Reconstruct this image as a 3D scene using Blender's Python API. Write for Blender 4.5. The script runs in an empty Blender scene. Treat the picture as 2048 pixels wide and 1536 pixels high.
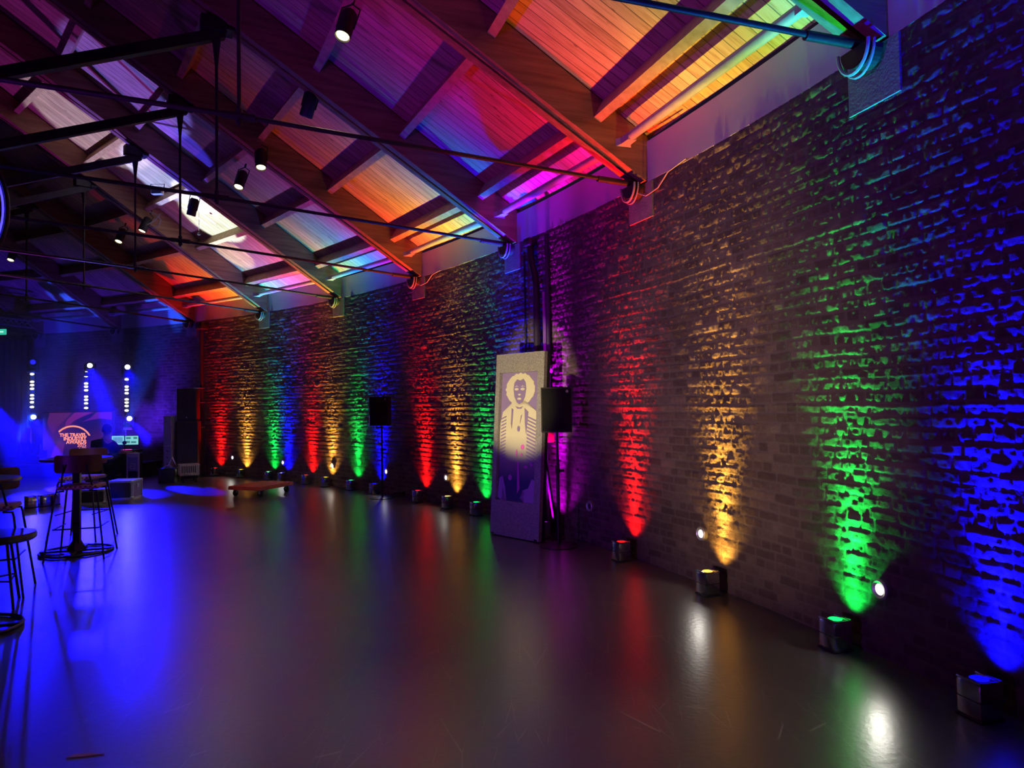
import bpy, bmesh, math, random
import numpy as np
from mathutils import Vector, Matrix
random.seed(7); rng = np.random.default_rng(7)
scene = bpy.context.scene
COL = scene.collection
PI = math.pi
# ------------------------------------------------------------------ camera
FPX, PITCH, ROLL, EYE = 1392.7, 0.02831, -0.01627, 1.6
cp, sp, cr, sr = math.cos(PITCH), math.sin(PITCH), math.cos(ROLL), math.sin(ROLL)
_r, _u, _f = Vector((1, 0, 0)), Vector((0, -sp, cp)), Vector((0, cp, sp))
RR, UU = cr*_r + sr*_u, cr*_u - sr*_r
camd = bpy.data.cameras.new('camera'); cam = bpy.data.objects.new('camera', camd); COL.objects.link(cam)
camd.sensor_width = 36; camd.lens = FPX/2048*36; camd.clip_start = .05
M = Matrix((RR, UU, -_f)).transposed().to_4x4(); M.translation = (0, 0, EYE)
cam.matrix_world = M; scene.camera = cam
# ------------------------------------------------------------------ world, exposure
w = bpy.data.worlds.new('world'); scene.world = w; w.use_nodes = True
w.node_tree.nodes['Background'].inputs[0].default_value = (.36, .17, .50, 1)
w.node_tree.nodes['Background'].inputs[1].default_value = .027
scene.view_settings.view_transform = 'Standard'; scene.view_settings.look = 'None'
scene.view_settings.gamma = 1; scene.view_settings.use_curve_mapping = False
scene.view_settings.exposure = 0.0
cy = scene.cycles
cy.use_denoising = True; cy.max_bounces = 4; cy.diffuse_bounces = 2; cy.glossy_bounces = 3; cy.adaptive_threshold = .02
cy.volume_bounces = 0; cy.sample_clamp_indirect = 3; cy.use_light_tree = True
cy.volume_step_rate = 1.0; cy.caustics_reflective = False; cy.caustics_refractive = False

# ------------------------------------------------------------------ geometry of the place
CX, CY, R, H = -18.7938, -1.7057, 21.8889, 3.766      # the brick wall is an arc round this centre; H brick height
TH0, DTH = .27528, .129584                            # truss angles
SL = .565                                             # roof slope
HALF = 7.5
def soff(t): return H + SL*(t if t < HALF else 2*HALF - t)
def th(i): return TH0 + DTH*i
def wp(i, t, z):                                       # truss index, metres in from the wall, height
    a = th(i); return Vector((CX + (R-t)*math.cos(a), CY + (R-t)*math.sin(a), z))
def ray(px, py):
    x, y = px-1024, py-768
    return _f + (x/FPX)*RR - (y/FPX)*UU
def at(px, py, Y):
    d = ray(px, py); return Vector((0, 0, EYE)) + d*(Y/d.y)
def fl(px, py, z=0.):
    d = ray(px, py); return Vector((0, 0, EYE)) + d*((z-EYE)/d.z)
def onroof(px, py, up=0.):                             # where a sight line meets the soffit cone
    d = ray(px, py)
    k = 2.
    while k < 40:
        P = Vector((0, 0, EYE)) + d*k
        t = R - math.hypot(P.x-CX, P.y-CY)
        if P.z > soff(t)+up: return P
        k += .02
    return P
def onwall(px, py, off=0.):
    d = ray(px, py); a = d.x**2+d.y**2; b = -2*(d.x*CX+d.y*CY); c = CX**2+CY**2-(R-off)**2
    k = (-b+math.sqrt(b*b-4*a*c))/(2*a); return Vector((0, 0, EYE)) + d*k
def idx(P): return (math.atan2(P.y-CY, P.x-CX)-TH0)/DTH

# ------------------------------------------------------------------ materials
def pbsdf(name, col, rough=.6, metal=0., emis=None, es=0., spec=None):
    m = bpy.data.materials.new(name); m.use_nodes = True
    b = m.node_tree.nodes['Principled BSDF']
    b.inputs['Base Color'].default_value = (*col, 1); b.inputs['Roughness'].default_value = rough
    b.inputs['Metallic'].default_value = metal
    if spec is not None: b.inputs['Specular IOR Level'].default_value = spec
    if emis: b.inputs['Emission Color'].default_value = (*emis, 1); b.inputs['Emission Strength'].default_value = es
    return m
class NT:
    def __init__(s, m): s.m = m; s.t = m.node_tree; s.b = s.t.nodes['Principled BSDF']
    def n(s, ty, **kw):
        o = s.t.nodes.new(ty)
        for k, v in kw.items():
            if k in o.inputs: o.inputs[k].default_value = v
            else: setattr(o, k, v)
        return o
    def l(s, a, b): s.t.links.new(a, b)
    def ramp(s, fac, stops):
        r = s.n('ShaderNodeValToRGB'); e = r.color_ramp.elements
        while len(e) < len(stops): e.new(.5)
        for q, (p, c) in zip(e, stops): q.position = p; q.color = (*c, 1) if len(c) == 3 else c
        s.l(fac, r.inputs[0]); return r.outputs[0]
def noisy(name, c1, c2, scale=8, rough=.6, metal=0., bump=.1, stretch=(1, 1, 1), bscale=None, spec=None):
    m = pbsdf(name, c1, rough, metal, spec=spec); N = NT(m)
    tc = N.n('ShaderNodeTexCoord'); mp = N.n('ShaderNodeMapping'); mp.inputs['Scale'].default_value = stretch
    N.l(tc.outputs['Object'], mp.inputs[0])
    no = N.n('ShaderNodeTexNoise', Scale=scale, Detail=6.); N.l(mp.outputs[0], no.inputs[0])
    N.l(N.ramp(no.outputs[0], [(.3, c1), (.7, c2)]), N.b.inputs['Base Color'])
    if bump:
        n2 = N.n('ShaderNodeTexNoise', Scale=bscale or scale*4, Detail=4.); N.l(mp.outputs[0], n2.inputs[0])
        bp = N.n('ShaderNodeBump', Strength=bump, Distance=.01); N.l(n2.outputs[0], bp.inputs['Height'])
        N.l(bp.outputs[0], N.b.inputs['Normal'])
    return m
MT = {}
MT['black'] = noisy('black_plastic', (.012, .012, .013), (.02, .02, .022), 20, .55, bump=.05)
MT['black_metal'] = noisy('black_metal', (.015, .014, .014), (.03, .028, .028), 12, .42, .3, .05)
MT['iron'] = noisy('painted_iron', (.035, .03, .028), (.06, .05, .045), 15, .5, .5, .1)
MT['chrome'] = noisy('chrome', (.6, .6, .62), (.72, .72, .74), 10, .16, 1., 0)
MT['steel'] = noisy('galvanised_steel', (.42, .42, .42), (.58, .57, .55), 14, .42, .7, .05)
MT['tube'] = noisy('primed_tube', (.42, .40, .38), (.55, .52, .48), 9, .45, .2, .05)
MT['plaster'] = noisy('white_plaster', (.50, .48, .47), (.56, .54, .52), 1.5, .8, bump=.04)
MT['conc'] = noisy('concrete_pad', (.20, .18, .18), (.28, .25, .24), 12, .85, bump=.6, bscale=60)
MT['beam'] = noisy('rafter_timber', (.20, .10, .05), (.38, .21, .11), 3.5, .55, bump=.25, stretch=(.5, 6, 6), bscale=14)
MT['purlin'] = noisy('purlin_timber', (.38, .23, .12), (.56, .36, .20), 4, .55, bump=.2, stretch=(3, 3, 3), bscale=20)
MT['cloth'] = noisy('dark_cloth', (.014, .012, .02), (.025, .02, .03), 30, .9, bump=.2)
MT['drape'] = noisy('black_drape', (.008, .008, .010), (.014, .014, .018), 12, .9, bump=.2)
MT['skin'] = noisy('skin', (.45, .25, .17), (.52, .30, .21), 12, .5, bump=.03)
MT['hair'] = noisy('hair', (.012, .010, .009), (.03, .022, .018), 40, .6, bump=.4)
MT['leather'] = noisy('brown_leather', (.10, .035, .03), (.15, .05, .04), 18, .42, bump=.15)
MT['tabletop'] = noisy('dark_table_top', (.035, .022, .02), (.06, .038, .03), 6, .3, bump=.05, stretch=(1, 8, 1))
MT['redwood'] = noisy('red_painted_wood', (.55, .05, .03), (.72, .10, .06), 9, .5, bump=.2)
MT['rubber'] = noisy('black_rubber', (.012, .012, .012), (.02, .02, .02), 20, .7, bump=0)
MT['caselam'] = noisy('case_laminate', (.03, .03, .035), (.045, .045, .05), 20, .35, bump=.05)
MT['grille'] = noisy('speaker_grille', (.010, .010, .011), (.016, .016, .017), 60, .85, bump=.1, spec=.15)
MT['caselight'] = noisy('grey_laminate', (.34, .31, .27), (.44, .40, .35), 14, .45, bump=.05)
MT['alu'] = noisy('aluminium', (.62, .61, .60), (.74, .73, .72), 20, .32, .85, 0)
MT['white'] = noisy('white_paint', (.72, .72, .74), (.8, .8, .82), 12, .5, bump=.02)
MT['cream'] = noisy('cream_plastic', (.62, .58, .42), (.72, .68, .5), 12, .5, bump=.05)
MT['redplastic'] = pbsdf('red_plastic', (.5, .02, .02), .4)
MT['lav'] = noisy('lavender_panel', (.34, .32, .60), (.40, .38, .66), 9, .5, bump=.02)
MT['cable'] = pbsdf('grey_cable', (.35, .33, .32), .6)
def emit(name, c, s, base=(.02, .02, .02)): return pbsdf(name, base, .4, 0, c, s)
MT['lampwhite'] = emit('warm_lamp_glass', (1, .80, .42), 5)
MT['wallwhite'] = emit('white_lamp_glass', (1, .95, .88), 3.6)
MT['blinder'] = emit('blinder_glass', (1, .93, .66), 9)
MT['disc'] = emit('moving_head_glass', (.75, .80, 1), 7)
MT['bluedisc'] = emit('blue_glass', (.01, .01, 1), 2.0)
MT['ring'] = emit('blue_neon', (.04, .03, 1), 4)
MT['green_sign'] = emit('green_sign', (.04, .75, .5), .8)
MT['sign_mark'] = emit('sign_mark', (.5, 1, .85), 1.1)
MT['scr'] = emit('console_screen', (.25, .75, .8), .9)
MT['scr2'] = emit('console_screen_grey', (.06, .22, .26), .9)
MT['scr3'] = emit('console_keys', (.9, .1, .7), 1.2)
COLS = {'red': (1, .005, .004), 'amber': (1, .50, .06), 'green': (.004, 1, .10), 'blue': (.001, .001, 1), 'violet': (.55, 0, 1)}
for k, c in COLS.items(): MT['lens_'+k] = emit('lens_'+k, c, 3)

# brick: colour comes from a per-vertex tone of each brick and mortar flag
def brick_mat():
    m = pbsdf('old_brick', (.2, .1, .08), .85); N = NT(m)
    a = N.n('ShaderNodeAttribute'); a.attribute_name = 'clay'
    sepx = N.n('ShaderNodeSeparateColor'); N.l(a.outputs['Color'], sepx.inputs[0])
    brick = N.ramp(sepx.outputs[0], [(0, (.13, .090, .075)), (.35, (.17, .122, .098)), (.7, (.21, .153, .120)), (1, (.28, .22, .175))])
    mix = N.n('ShaderNodeMix'); mix.data_type = 'RGBA'
    N.l(sepx.outputs[1], mix.inputs[0]); N.l(brick, mix.inputs[6]); mix.inputs[7].default_value = (.24, .20, .17, 1)
    tc = N.n('ShaderNodeTexCoord')
    n1 = N.n('ShaderNodeTexNoise', Scale=.9, Detail=8.); N.l(tc.outputs['Object'], n1.inputs[0])
    mul = N.n('ShaderNodeMix'); mul.data_type = 'RGBA'; mul.blend_type = 'MULTIPLY'; mul.inputs[0].default_value = 1
    N.l(mix.outputs[2], mul.inputs[6]); N.l(N.ramp(n1.outputs[0], [(.3, (.65, .62, .66)), (.65, (1.15, 1.1, 1.05))]), mul.inputs[7])
    N.l(mul.outputs[2], N.b.inputs['Base Color'])
    n2 = N.n('ShaderNodeTexNoise', Scale=48., Detail=7.); n2.inputs['Roughness'].default_value = .75
    N.l(tc.outputs['Object'], n2.inputs[0])
    bp = N.n('ShaderNodeBump', Strength=1., Distance=.022); N.l(n2.outputs[0], bp.inputs['Height'])
    N.l(bp.outputs[0], N.b.inputs['Normal']); N.b.inputs['Specular IOR Level'].default_value = .35
    N.b.inputs['Roughness'].default_value = .8
    return m
MT['brick'] = brick_mat()
def board_mat():
    m = pbsdf('pine_boards', (.5, .33, .18), .5); N = NT(m)
    uv = N.n('ShaderNodeUVMap'); sx = N.n('ShaderNodeSeparateXYZ'); N.l(uv.outputs[0], sx.inputs[0])
    dv = N.n('ShaderNodeMath', operation='DIVIDE'); dv.inputs[1].default_value = .125; N.l(sx.outputs[0], dv.inputs[0])
    fr = N.n('ShaderNodeMath', operation='FRACT'); N.l(dv.outputs[0], fr.inputs[0])
    fo = N.n('ShaderNodeMath', operation='FLOOR'); N.l(dv.outputs[0], fo.inputs[0])
    pp = N.n('ShaderNodeMath', operation='PINGPONG'); pp.inputs[1].default_value = .5; N.l(fr.outputs[0], pp.inputs[0])
    gap = N.n('ShaderNodeMapRange'); gap.inputs[2].default_value = .05; N.l(pp.outputs[0], gap.inputs[0])
    wn = N.n('ShaderNodeTexWhiteNoise', noise_dimensions='1D'); N.l(fo.outputs[0], wn.inputs['W'])
    cmb = N.n('ShaderNodeCombineXYZ'); N.l(sx.outputs[0], cmb.inputs[0])
    ad = N.n('ShaderNodeMath', operation='MULTIPLY_ADD'); ad.inputs[1].default_value = 9.; N.l(wn.outputs[0], ad.inputs[0]); N.l(sx.outputs[1], ad.inputs[2]); N.l(ad.outputs[0], cmb.inputs[1])
    mp = N.n('ShaderNodeMapping'); mp.inputs['Scale'].default_value = (14, 1.1, 1); N.l(cmb.outputs[0], mp.inputs[0])
    no = N.n('ShaderNodeTexNoise', Scale=2.5, Detail=7., Distortion=.6); N.l(mp.outputs[0], no.inputs[0])
    col = N.ramp(no.outputs[0], [(.28, (.40, .23, .11)), (.5, (.62, .41, .23)), (.75, (.70, .50, .31))])
    vo = N.n('ShaderNodeTexVoronoi', Scale=1.); mp2 = N.n('ShaderNodeMapping'); mp2.inputs['Scale'].default_value = (7, 2.6, 1)
    N.l(cmb.outputs[0], mp2.inputs[0]); N.l(mp2.outputs[0], vo.inputs['Vector'])
    knot = N.ramp(vo.outputs['Distance'], [(.03, (.30, .16, .08)), (.10, (1, 1, 1))])
    mk = N.n('ShaderNodeMix'); mk.data_type = 'RGBA'; mk.blend_type = 'MULTIPLY'; mk.inputs[0].default_value = 1
    N.l(col, mk.inputs[6]); N.l(knot, mk.inputs[7])
    m2 = N.n('ShaderNodeMix'); m2.data_type = 'RGBA'; m2.blend_type = 'MULTIPLY'; m2.inputs[0].default_value = 1
    N.l(mk.outputs[2], m2.inputs[6]); N.l(N.ramp(wn.outputs[0], [(0, (.78, .78, .78)), (1, (1.1, 1.1, 1.1))]), m2.inputs[7])
    m3 = N.n('ShaderNodeMix'); m3.data_type = 'RGBA'; N.l(gap.outputs[0], m3.inputs[0]); m3.inputs[6].default_value = (.02, .012, .008, 1)
    N.l(m2.outputs[2], m3.inputs[7]); N.l(m3.outputs[2], N.b.inputs['Base Color'])
    bp = N.n('ShaderNodeBump', Strength=.6, Distance=.006); N.l(gap.outputs[0], bp.inputs['Height']); N.l(bp.outputs[0], N.b.inputs['Normal'])
    return m
MT['board'] = board_mat()
def floor_mat():
    m = pbsdf('sealed_concrete', (.06, .055, .05), .3); N = NT(m)
    tc = N.n('ShaderNodeTexCoord')
    n1 = N.n('ShaderNodeTexNoise', Scale=.8, Detail=2.); N.l(tc.outputs['Object'], n1.inputs[0])
    base = N.ramp(n1.outputs[0], [(.25, (.056, .048, .045)), (.8, (.080, .070, .064))])
    # scratches: long thin cell edges, kept only in worn places
    def scratch(rot, sc, wdt, seed):
        mp = N.n('ShaderNodeMapping'); mp.inputs['Rotation'].default_value = (0, 0, rot); mp.inputs['Scale'].default_value = sc; mp.inputs['Location'].default_value = (seed, seed*2, 0)
        N.l(tc.outputs['Object'], mp.inputs[0])
        no = N.n('ShaderNodeTexVoronoi', feature='DISTANCE_TO_EDGE', Scale=1.); no.voronoi_dimensions = '2D'; N.l(mp.outputs[0], no.inputs['Vector'])
        mr = N.n('ShaderNodeMapRange'); mr.inputs[1].default_value = 0; mr.inputs[2].default_value = wdt; mr.inputs[3].default_value = 1; mr.inputs[4].default_value = 0
        N.l(no.outputs['Distance'], mr.inputs[0])
        nk = N.n('ShaderNodeTexNoise', Scale=2.3, Detail=1.); m4 = N.n('ShaderNodeMapping'); m4.inputs['Location'].default_value = (seed*5, 3, seed); N.l(tc.outputs['Object'], m4.inputs[0]); N.l(m4.outputs[0], nk.inputs[0])
        mk = N.n('ShaderNodeMapRange'); mk.inputs[1].default_value = .55; mk.inputs[2].default_value = .66; mk.inputs[4].default_value = .6; N.l(nk.outputs[0], mk.inputs[0])
        mm = N.n('ShaderNodeMath', operation='MULTIPLY'); N.l(mr.outputs[0], mm.inputs[0]); N.l(mk.outputs[0], mm.inputs[1]); return mm.outputs[0]
    s1 = scratch(.5, (7, .8, 1), .012, 1.3); s2 = scratch(-.7, (6, .9, 1), .012, 4.1); s3 = scratch(1.4, (8, 1.1, 1), .014, 7.7)
    a1 = N.n('ShaderNodeMath', operation='MAXIMUM'); N.l(s1, a1.inputs[0]); N.l(s2, a1.inputs[1])
    a3 = N.n('ShaderNodeMath', operation='MAXIMUM'); N.l(a1.outputs[0], a3.inputs[0]); N.l(s3, a3.inputs[1])
    mx = N.n('ShaderNodeMix'); mx.data_type = 'RGBA'; N.l(a3.outputs[0], mx.inputs[0]); N.l(base, mx.inputs[6]); mx.inputs[7].default_value = (.34, .30, .25, 1)
    N.l(mx.outputs[2], N.b.inputs['Base Color'])
    n3 = N.n('ShaderNodeTexNoise', Scale=2.2, Detail=2.); N.l(tc.outputs['Object'], n3.inputs[0])
    mr = N.n('ShaderNodeMapRange'); mr.inputs[1].default_value = .3; mr.inputs[2].default_value = .7; mr.inputs[3].default_value = .285; mr.inputs[4].default_value = .32
    N.l(n3.outputs[0], mr.inputs[0]); N.l(mr.outputs[0], N.b.inputs['Roughness'])
    n4 = N.n('ShaderNodeTexNoise', Scale=30., Detail=2.); N.l(tc.outputs['Object'], n4.inputs[0])
    bp = N.n('ShaderNodeBump', Strength=.22, Distance=.004); N.l(n4.outputs[0], bp.inputs['Height']); N.l(bp.outputs[0], N.b.inputs['Normal'])
    N.b.inputs['Specular IOR Level'].default_value = .8
    N.b.inputs['Coat Weight'].default_value = .8; N.b.inputs['Coat Roughness'].default_value = .285; N.l(bp.outputs[0], N.b.inputs['Coat Normal'])
    return m
MT['floor'] = floor_mat()

# ------------------------------------------------------------------ builders
def obj(name, bm, mat, parent=None, smooth=False, mtx=None):
    me = bpy.data.meshes.new(name)
    if mtx is not None: bmesh.ops.transform(bm, matrix=mtx, verts=bm.verts)
    bmesh.ops.recalc_face_normals(bm, faces=bm.faces)
    bm.to_mesh(me); bm.free()
    if smooth:
        for p in me.polygons: p.use_smooth = True
        if hasattr(me, 'set_sharp_from_angle'): me.set_sharp_from_angle(angle=.7)
    me.materials.append(MT[mat] if isinstance(mat, str) else mat)
    o = bpy.data.objects.new(name, me); COL.objects.link(o)
    if parent: o.parent = parent
    return o
def tag(o, label=None, cat=None, group=None, kind=None):
    if label: o['label'] = label
    if cat: o['category'] = cat
    if group: o['group'] = group
    if kind: o['kind'] = kind
    return o
def thing(name, label, cat, loc=(0, 0, 0), rz=0, group=None, M=None):
    o = bpy.data.objects.new(name, None); COL.objects.link(o); o.empty_display_size = .2
    o.location = loc; o.rotation_euler = (0, 0, rz)
    if M is not None: o.matrix_world = M
    return tag(o, label, cat, group)
def dup(root, M=None, loc=None, rz=0, label=None, group=None):
    r = root.copy(); COL.objects.link(r)
    if M is not None: r.matrix_world = M
    if loc is not None: r.location = loc; r.rotation_euler = (0, 0, rz)
    if label: r['label'] = label
    if group: r['group'] = group
    for ch in list(root.children):
        c = ch.copy(); COL.objects.link(c); c.parent = r
        for g in ch.children:
            d = g.copy(); COL.objects.link(d); d.parent = c
    return r
def box(bm, c, s, bev=0, M=None):
    g = bmesh.ops.create_cube(bm, size=1)
    bmesh.ops.scale(bm, vec=s, verts=g['verts'])
    if bev:
        ed = list({e for v in g['verts'] for e in v.link_edges})
        r = bmesh.ops.bevel(bm, geom=ed, offset=bev, segments=2, affect='EDGES', profile=.5)
        vs = list({v for f in r['faces'] for v in f.verts} | {v for v in g['verts'] if v.is_valid})
    else: vs = g['verts']
    if M is not None: bmesh.ops.transform(bm, matrix=M, verts=vs)
    bmesh.ops.translate(bm, vec=c, verts=vs); return vs
def bx(c, s, bev=0, M=None):
    bm = bmesh.new(); box(bm, c, s, bev, M); return bm
def tube(bm, pts, r, seg=10, caps=True, rs=None):
    pts = [Vector(p) for p in pts]; rings = []
    prev = None
    for i, p in enumerate(pts):
        if i == 0: d = pts[1]-p
        elif i == len(pts)-1: d = p-pts[-2]
        else: d = (pts[i+1]-p).normalized()+(p-pts[i-1]).normalized()
        d.normalize()
        a = prev if prev and abs(prev.dot(d)) < .95 else (Vector((0, 0, 1)) if abs(d.z) < .9 else Vector((1, 0, 0)))
        x = (a - d*a.dot(d)).normalized(); y = d.cross(x); prev = x
        rr = rs[i] if rs else r
        rings.append([bm.verts.new(p + x*rr*math.cos(2*PI*k/seg) + y*rr*math.sin(2*PI*k/seg)) for k in range(seg)])
    for A, B in zip(rings, rings[1:]):
        for k in range(seg): bm.faces.new((A[k], A[(k+1) % seg], B[(k+1) % seg], B[k]))
    if caps: bm.faces.new(rings[0]); bm.faces.new(rings[-1])
def tb(pts, r, seg=10, **k):
    bm = bmesh.new(); tube(bm, pts, r, seg, **k); return bm
def lathe(bm, prof, seg=24, M=None):
    rings = []; vs = []
    for r, z in prof:
        ring = [bm.verts.new((r*math.cos(2*PI*k/seg), r*math.sin(2*PI*k/seg), z)) for k in range(seg)] if r > 1e-6 else [bm.verts.new((0, 0, z))]
        rings.append(ring); vs += ring
    for A, B in zip(rings, rings[1:]):
        for k in range(seg):
            q = [A[k % len(A)], A[(k+1) % len(A)], B[(k+1) % len(B)], B[k % len(B)]]
            q = list(dict.fromkeys(q))
            if len(q) > 2: bm.faces.new(q)
    if len(rings[0]) > 1: bm.faces.new(rings[0])
    if len(rings[-1]) > 1: bm.faces.new(rings[-1])
    if M is not None: bmesh.ops.transform(bm, matrix=M, verts=vs)
    return vs
def lt(prof, seg=24, M=None):
    bm = bmesh.new(); lathe(bm, prof, seg, M); return bm
def beam(bm, a, b, wd, h, up=Vector((0, 0, 1))):       # rectangular bar between two points
    a, b = Vector(a), Vector(b); d = (b-a).normalized(); s = d.cross(up).normalized(); u = s.cross(d)
    v = [bm.verts.new(p + s*wd*i/2 + u*h*j/2) for p in (a, b) for i, j in ((-1, -1), (1, -1), (1, 1), (-1, 1))]
    for q in ((0, 1, 2, 3), (7, 6, 5, 4), (0, 4, 5, 1), (1, 5, 6, 2), (2, 6, 7, 3), (3, 7, 4, 0)): bm.faces.new([v[k] for k in q])
def poly(bm, pts, z0, z1, f):                          # outline (2-D) extruded between z0 and z1 and mapped with f(x, y, z)
    a = [bm.verts.new(f(x, y, z0)) for x, y in pts]; b = [bm.verts.new(f(x, y, z1)) for x, y in pts]
    n = len(pts)
    fa = bm.faces.new(a); fb = bm.faces.new(b)
    for k in range(n): bm.faces.new((a[k], a[(k+1) % n], b[(k+1) % n], b[k]))
    bmesh.ops.triangulate(bm, faces=[fa, fb])
def aim(pos, target):
    return (Vector(target)-Vector(pos)).to_track_quat('-Z', 'Y')
def spot(name, pos, target, col, power, deg, blend=1., rad=.03, parent=None):
    l = bpy.data.lights.new(name, 'SPOT'); l.color = col; l.energy = power; l.spot_size = math.radians(deg); l.spot_blend = blend
    l.shadow_soft_size = rad
    o = bpy.data.objects.new(name, l); COL.objects.link(o); o.location = pos; o.rotation_mode = 'QUATERNION'; o.rotation_quaternion = aim(pos, target)
    return o
def text_mesh(s, size, bold=0.):
    cu = bpy.data.curves.new('t', 'FONT'); cu.body = s; cu.size = size; cu.extrude = .002; cu.align_x = 'RIGHT'; cu.offset = bold
    o = bpy.data.objects.new('t', cu); COL.objects.link(o)
    dg = bpy.context.evaluated_depsgraph_get(); dg.update()
    me = bpy.data.meshes.new_from_object(o.evaluated_get(dg)); bpy.data.objects.remove(o); bpy.data.curves.remove(cu)
    me.materials.clear(); return me

# ------------------------------------------------------------------ lighting rig constants
UP_CORE, UP_NARROW, UP_MID, UP_LOW = 950., 760., 400., 45.

# ================================================================== SETTING
# floor
bm = bmesh.new(); bmesh.ops.create_grid(bm, x_segments=2, y_segments=2, size=1)
bmesh.ops.scale(bm, vec=(16, 16, 1), verts=bm.verts); bmesh.ops.translate(bm, vec=(-9, 9, 0), verts=bm.verts)
tag(obj('floor', bm, 'floor'), kind='structure')

# brick wall: real relief, one course 75 mm, alternating stretcher and header courses
def brick_wall(i0, i1):
    u = []; i = i0
    while i < i1:                                      # column pitch grows with distance from the viewer
        u.append(i); st = .0115 if i < 1.7 else (.016 if i < 3.2 else (.022 if i < 6 else .05))
        if i < -.6: st = .05
        i += st/(R*DTH)
    u.append(i1)
    u = np.array(u)*DTH*R                             # arc metres
    z = np.arange(0, H+.001, .0108); z[-1] = H
    U, Z = np.meshgrid(u, z)
    def vnoise(x, y, s, seed):
        g = np.random.default_rng(seed).random((64, 64)); X = x/s; Y = y/s
        xi = np.floor(X).astype(int); yi = np.floor(Y).astype(int); fx = X-xi; fy = Y-yi
        fx = fx*fx*(3-2*fx); fy = fy*fy*(3-2*fy)
        a = g[yi % 64, xi % 64]; b = g[yi % 64, (xi+1) % 64]; c = g[(yi+1) % 64, xi % 64]; d = g[(yi+1) % 64, (xi+1) % 64]
        return (a*(1-fx)+b*fx)*(1-fy)+(c*(1-fx)+d*fx)*fy
    Uw = U + .010*(vnoise(U, Z, .35, 1)-.5); Zw = Z + .022*(vnoise(U, Z, .8, 2)-.5) + .010*(vnoise(U, Z, .2, 3)-.5)
    row = np.floor(Zw/.075).astype(int)
    hdr = (row % 2 == 0)
    L = np.where(hdr, .1125, .225); sh = np.where(hdr, .056, 0.) + (row % 5)*.013
    col = np.floor((Uw+sh+50)/L).astype(int)
    fu = ((Uw+sh+50)/L-col)*L; fz = (Zw/.075-row)*.075
    h = (row*7919 + col*104729) % 9973
    r1 = rng.random(9973)[h]; r2 = rng.random(9973)[h]; r3 = rng.random(9973)[h]
    de = np.minimum(np.minimum(fu, L-fu), np.minimum(fz, .075-fz))     # distance to the brick's edge
    joint = np.clip((de-.004)/.008, 0, 1); joint = joint*joint*(3-2*joint)
    rowoff = (rng.random(200)[row % 200]-.5)*.008
    rough = vnoise(U, Z, 1.6, 5)
    d = (r1-.5)*.0045*(.4+rough) + rowoff*.2 + np.where(r2 > .93, -.006, 0) + np.where(r3 > .96, .004, 0)
    d += (r2-.5)*.02*(fu-L/2) + (r3-.5)*.03*(fz-.0375)
    d += .004*(vnoise(U, Z, .045, 6)-.5) + .009*(vnoise(U, Z, .024, 7)-.5) + .006*(vnoise(U, Z, 1.1, 8)-.5)
    worn = np.clip((vnoise(U, Z, .5, 9)-.55)*5, 0, 1)
    d = d*joint + (1-joint)*(-.0105 + .006*vnoise(U, Z, .3, 10) + .006*(vnoise(U, Z, .03, 12)-.5))
    d -= worn*.006*vnoise(U, Z, .06, 11)
    # two long projecting courses
    for zc in (1.55, 1.73, 2.72):
        d += .005*np.exp(-((Zw-zc)/.010)**2)*np.clip(vnoise(U, Z*0, 1.3, 13)*1.6, 0, 1)
    ang = TH0 + U/R; rr = R-d
    co = np.stack([CX+rr*np.cos(ang), CY+rr*np.sin(ang), Z], -1).reshape(-1, 3)
    ny, nx = U.shape
    a = (np.arange(ny-1)[:, None]*nx + np.arange(nx-1)[None, :]).ravel()
    F = np.stack([a, a+nx, a+nx+1, a+1], 1)
    me = bpy.data.meshes.new('wall_right'); me.vertices.add(len(co)); me.vertices.foreach_set('co', co.ravel())
    me.loops.add(F.size); me.loops.foreach_set('vertex_index', F.ravel())
    me.polygons.add(len(F)); me.polygons.foreach_set('loop_start', np.arange(0, F.size, 4))
    me.polygons.foreach_set('use_smooth', np.ones(len(F), bool))
    at_ = me.color_attributes.new('clay', 'FLOAT_COLOR', 'POINT')
    mort = (1-joint)*.9
    cc = np.stack([np.clip(r3*.9+.25*(vnoise(U, Z, .04, 15)-.5), 0, 1), mort, r1, np.ones_like(r1)], -1).astype(np.float32)
    at_.data.foreach_set('color', cc.ravel())
    me.update(); me.validate(); me.materials.append(MT['brick'])
    o = bpy.data.objects.new('wall_right', me); COL.objects.link(o); tag(o, kind='structure')
brick_wall(-2.2, 9.6)

def arc_band(name, i0, i1, t0, z0, t1, z1, mat, n=8, thick=0.):
    bm = bmesh.new(); A = []
    N = int((i1-i0)*n)
    for k in range(N+1):
        i = i0+(i1-i0)*k/N
        row = [bm.verts.new(wp(i, t0, z0)), bm.verts.new(wp(i, t1, z1))]
        if thick: row += [bm.verts.new(wp(i, t1-thick, z1)), bm.verts.new(wp(i, t0-thick, z0))]
        A.append(row)
    m = len(A[0])
    for a, b in zip(A, A[1:]):
        for k in range(m if thick else 1):
            bm.faces.new((a[k], b[k], b[(k+1) % m], a[(k+1) % m]))
    return obj(name, bm, mat)
tag(arc_band('trim_1', -2.2, 9.6, 0.0, H, 0.0, H+.40, 'plaster', thick=.2), kind='structure')
tag(arc_band('wall_left', -2.2, 9.6, 15.0, 0, 15.0, H+.5, 'plaster', thick=-.2), kind='structure')

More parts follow.
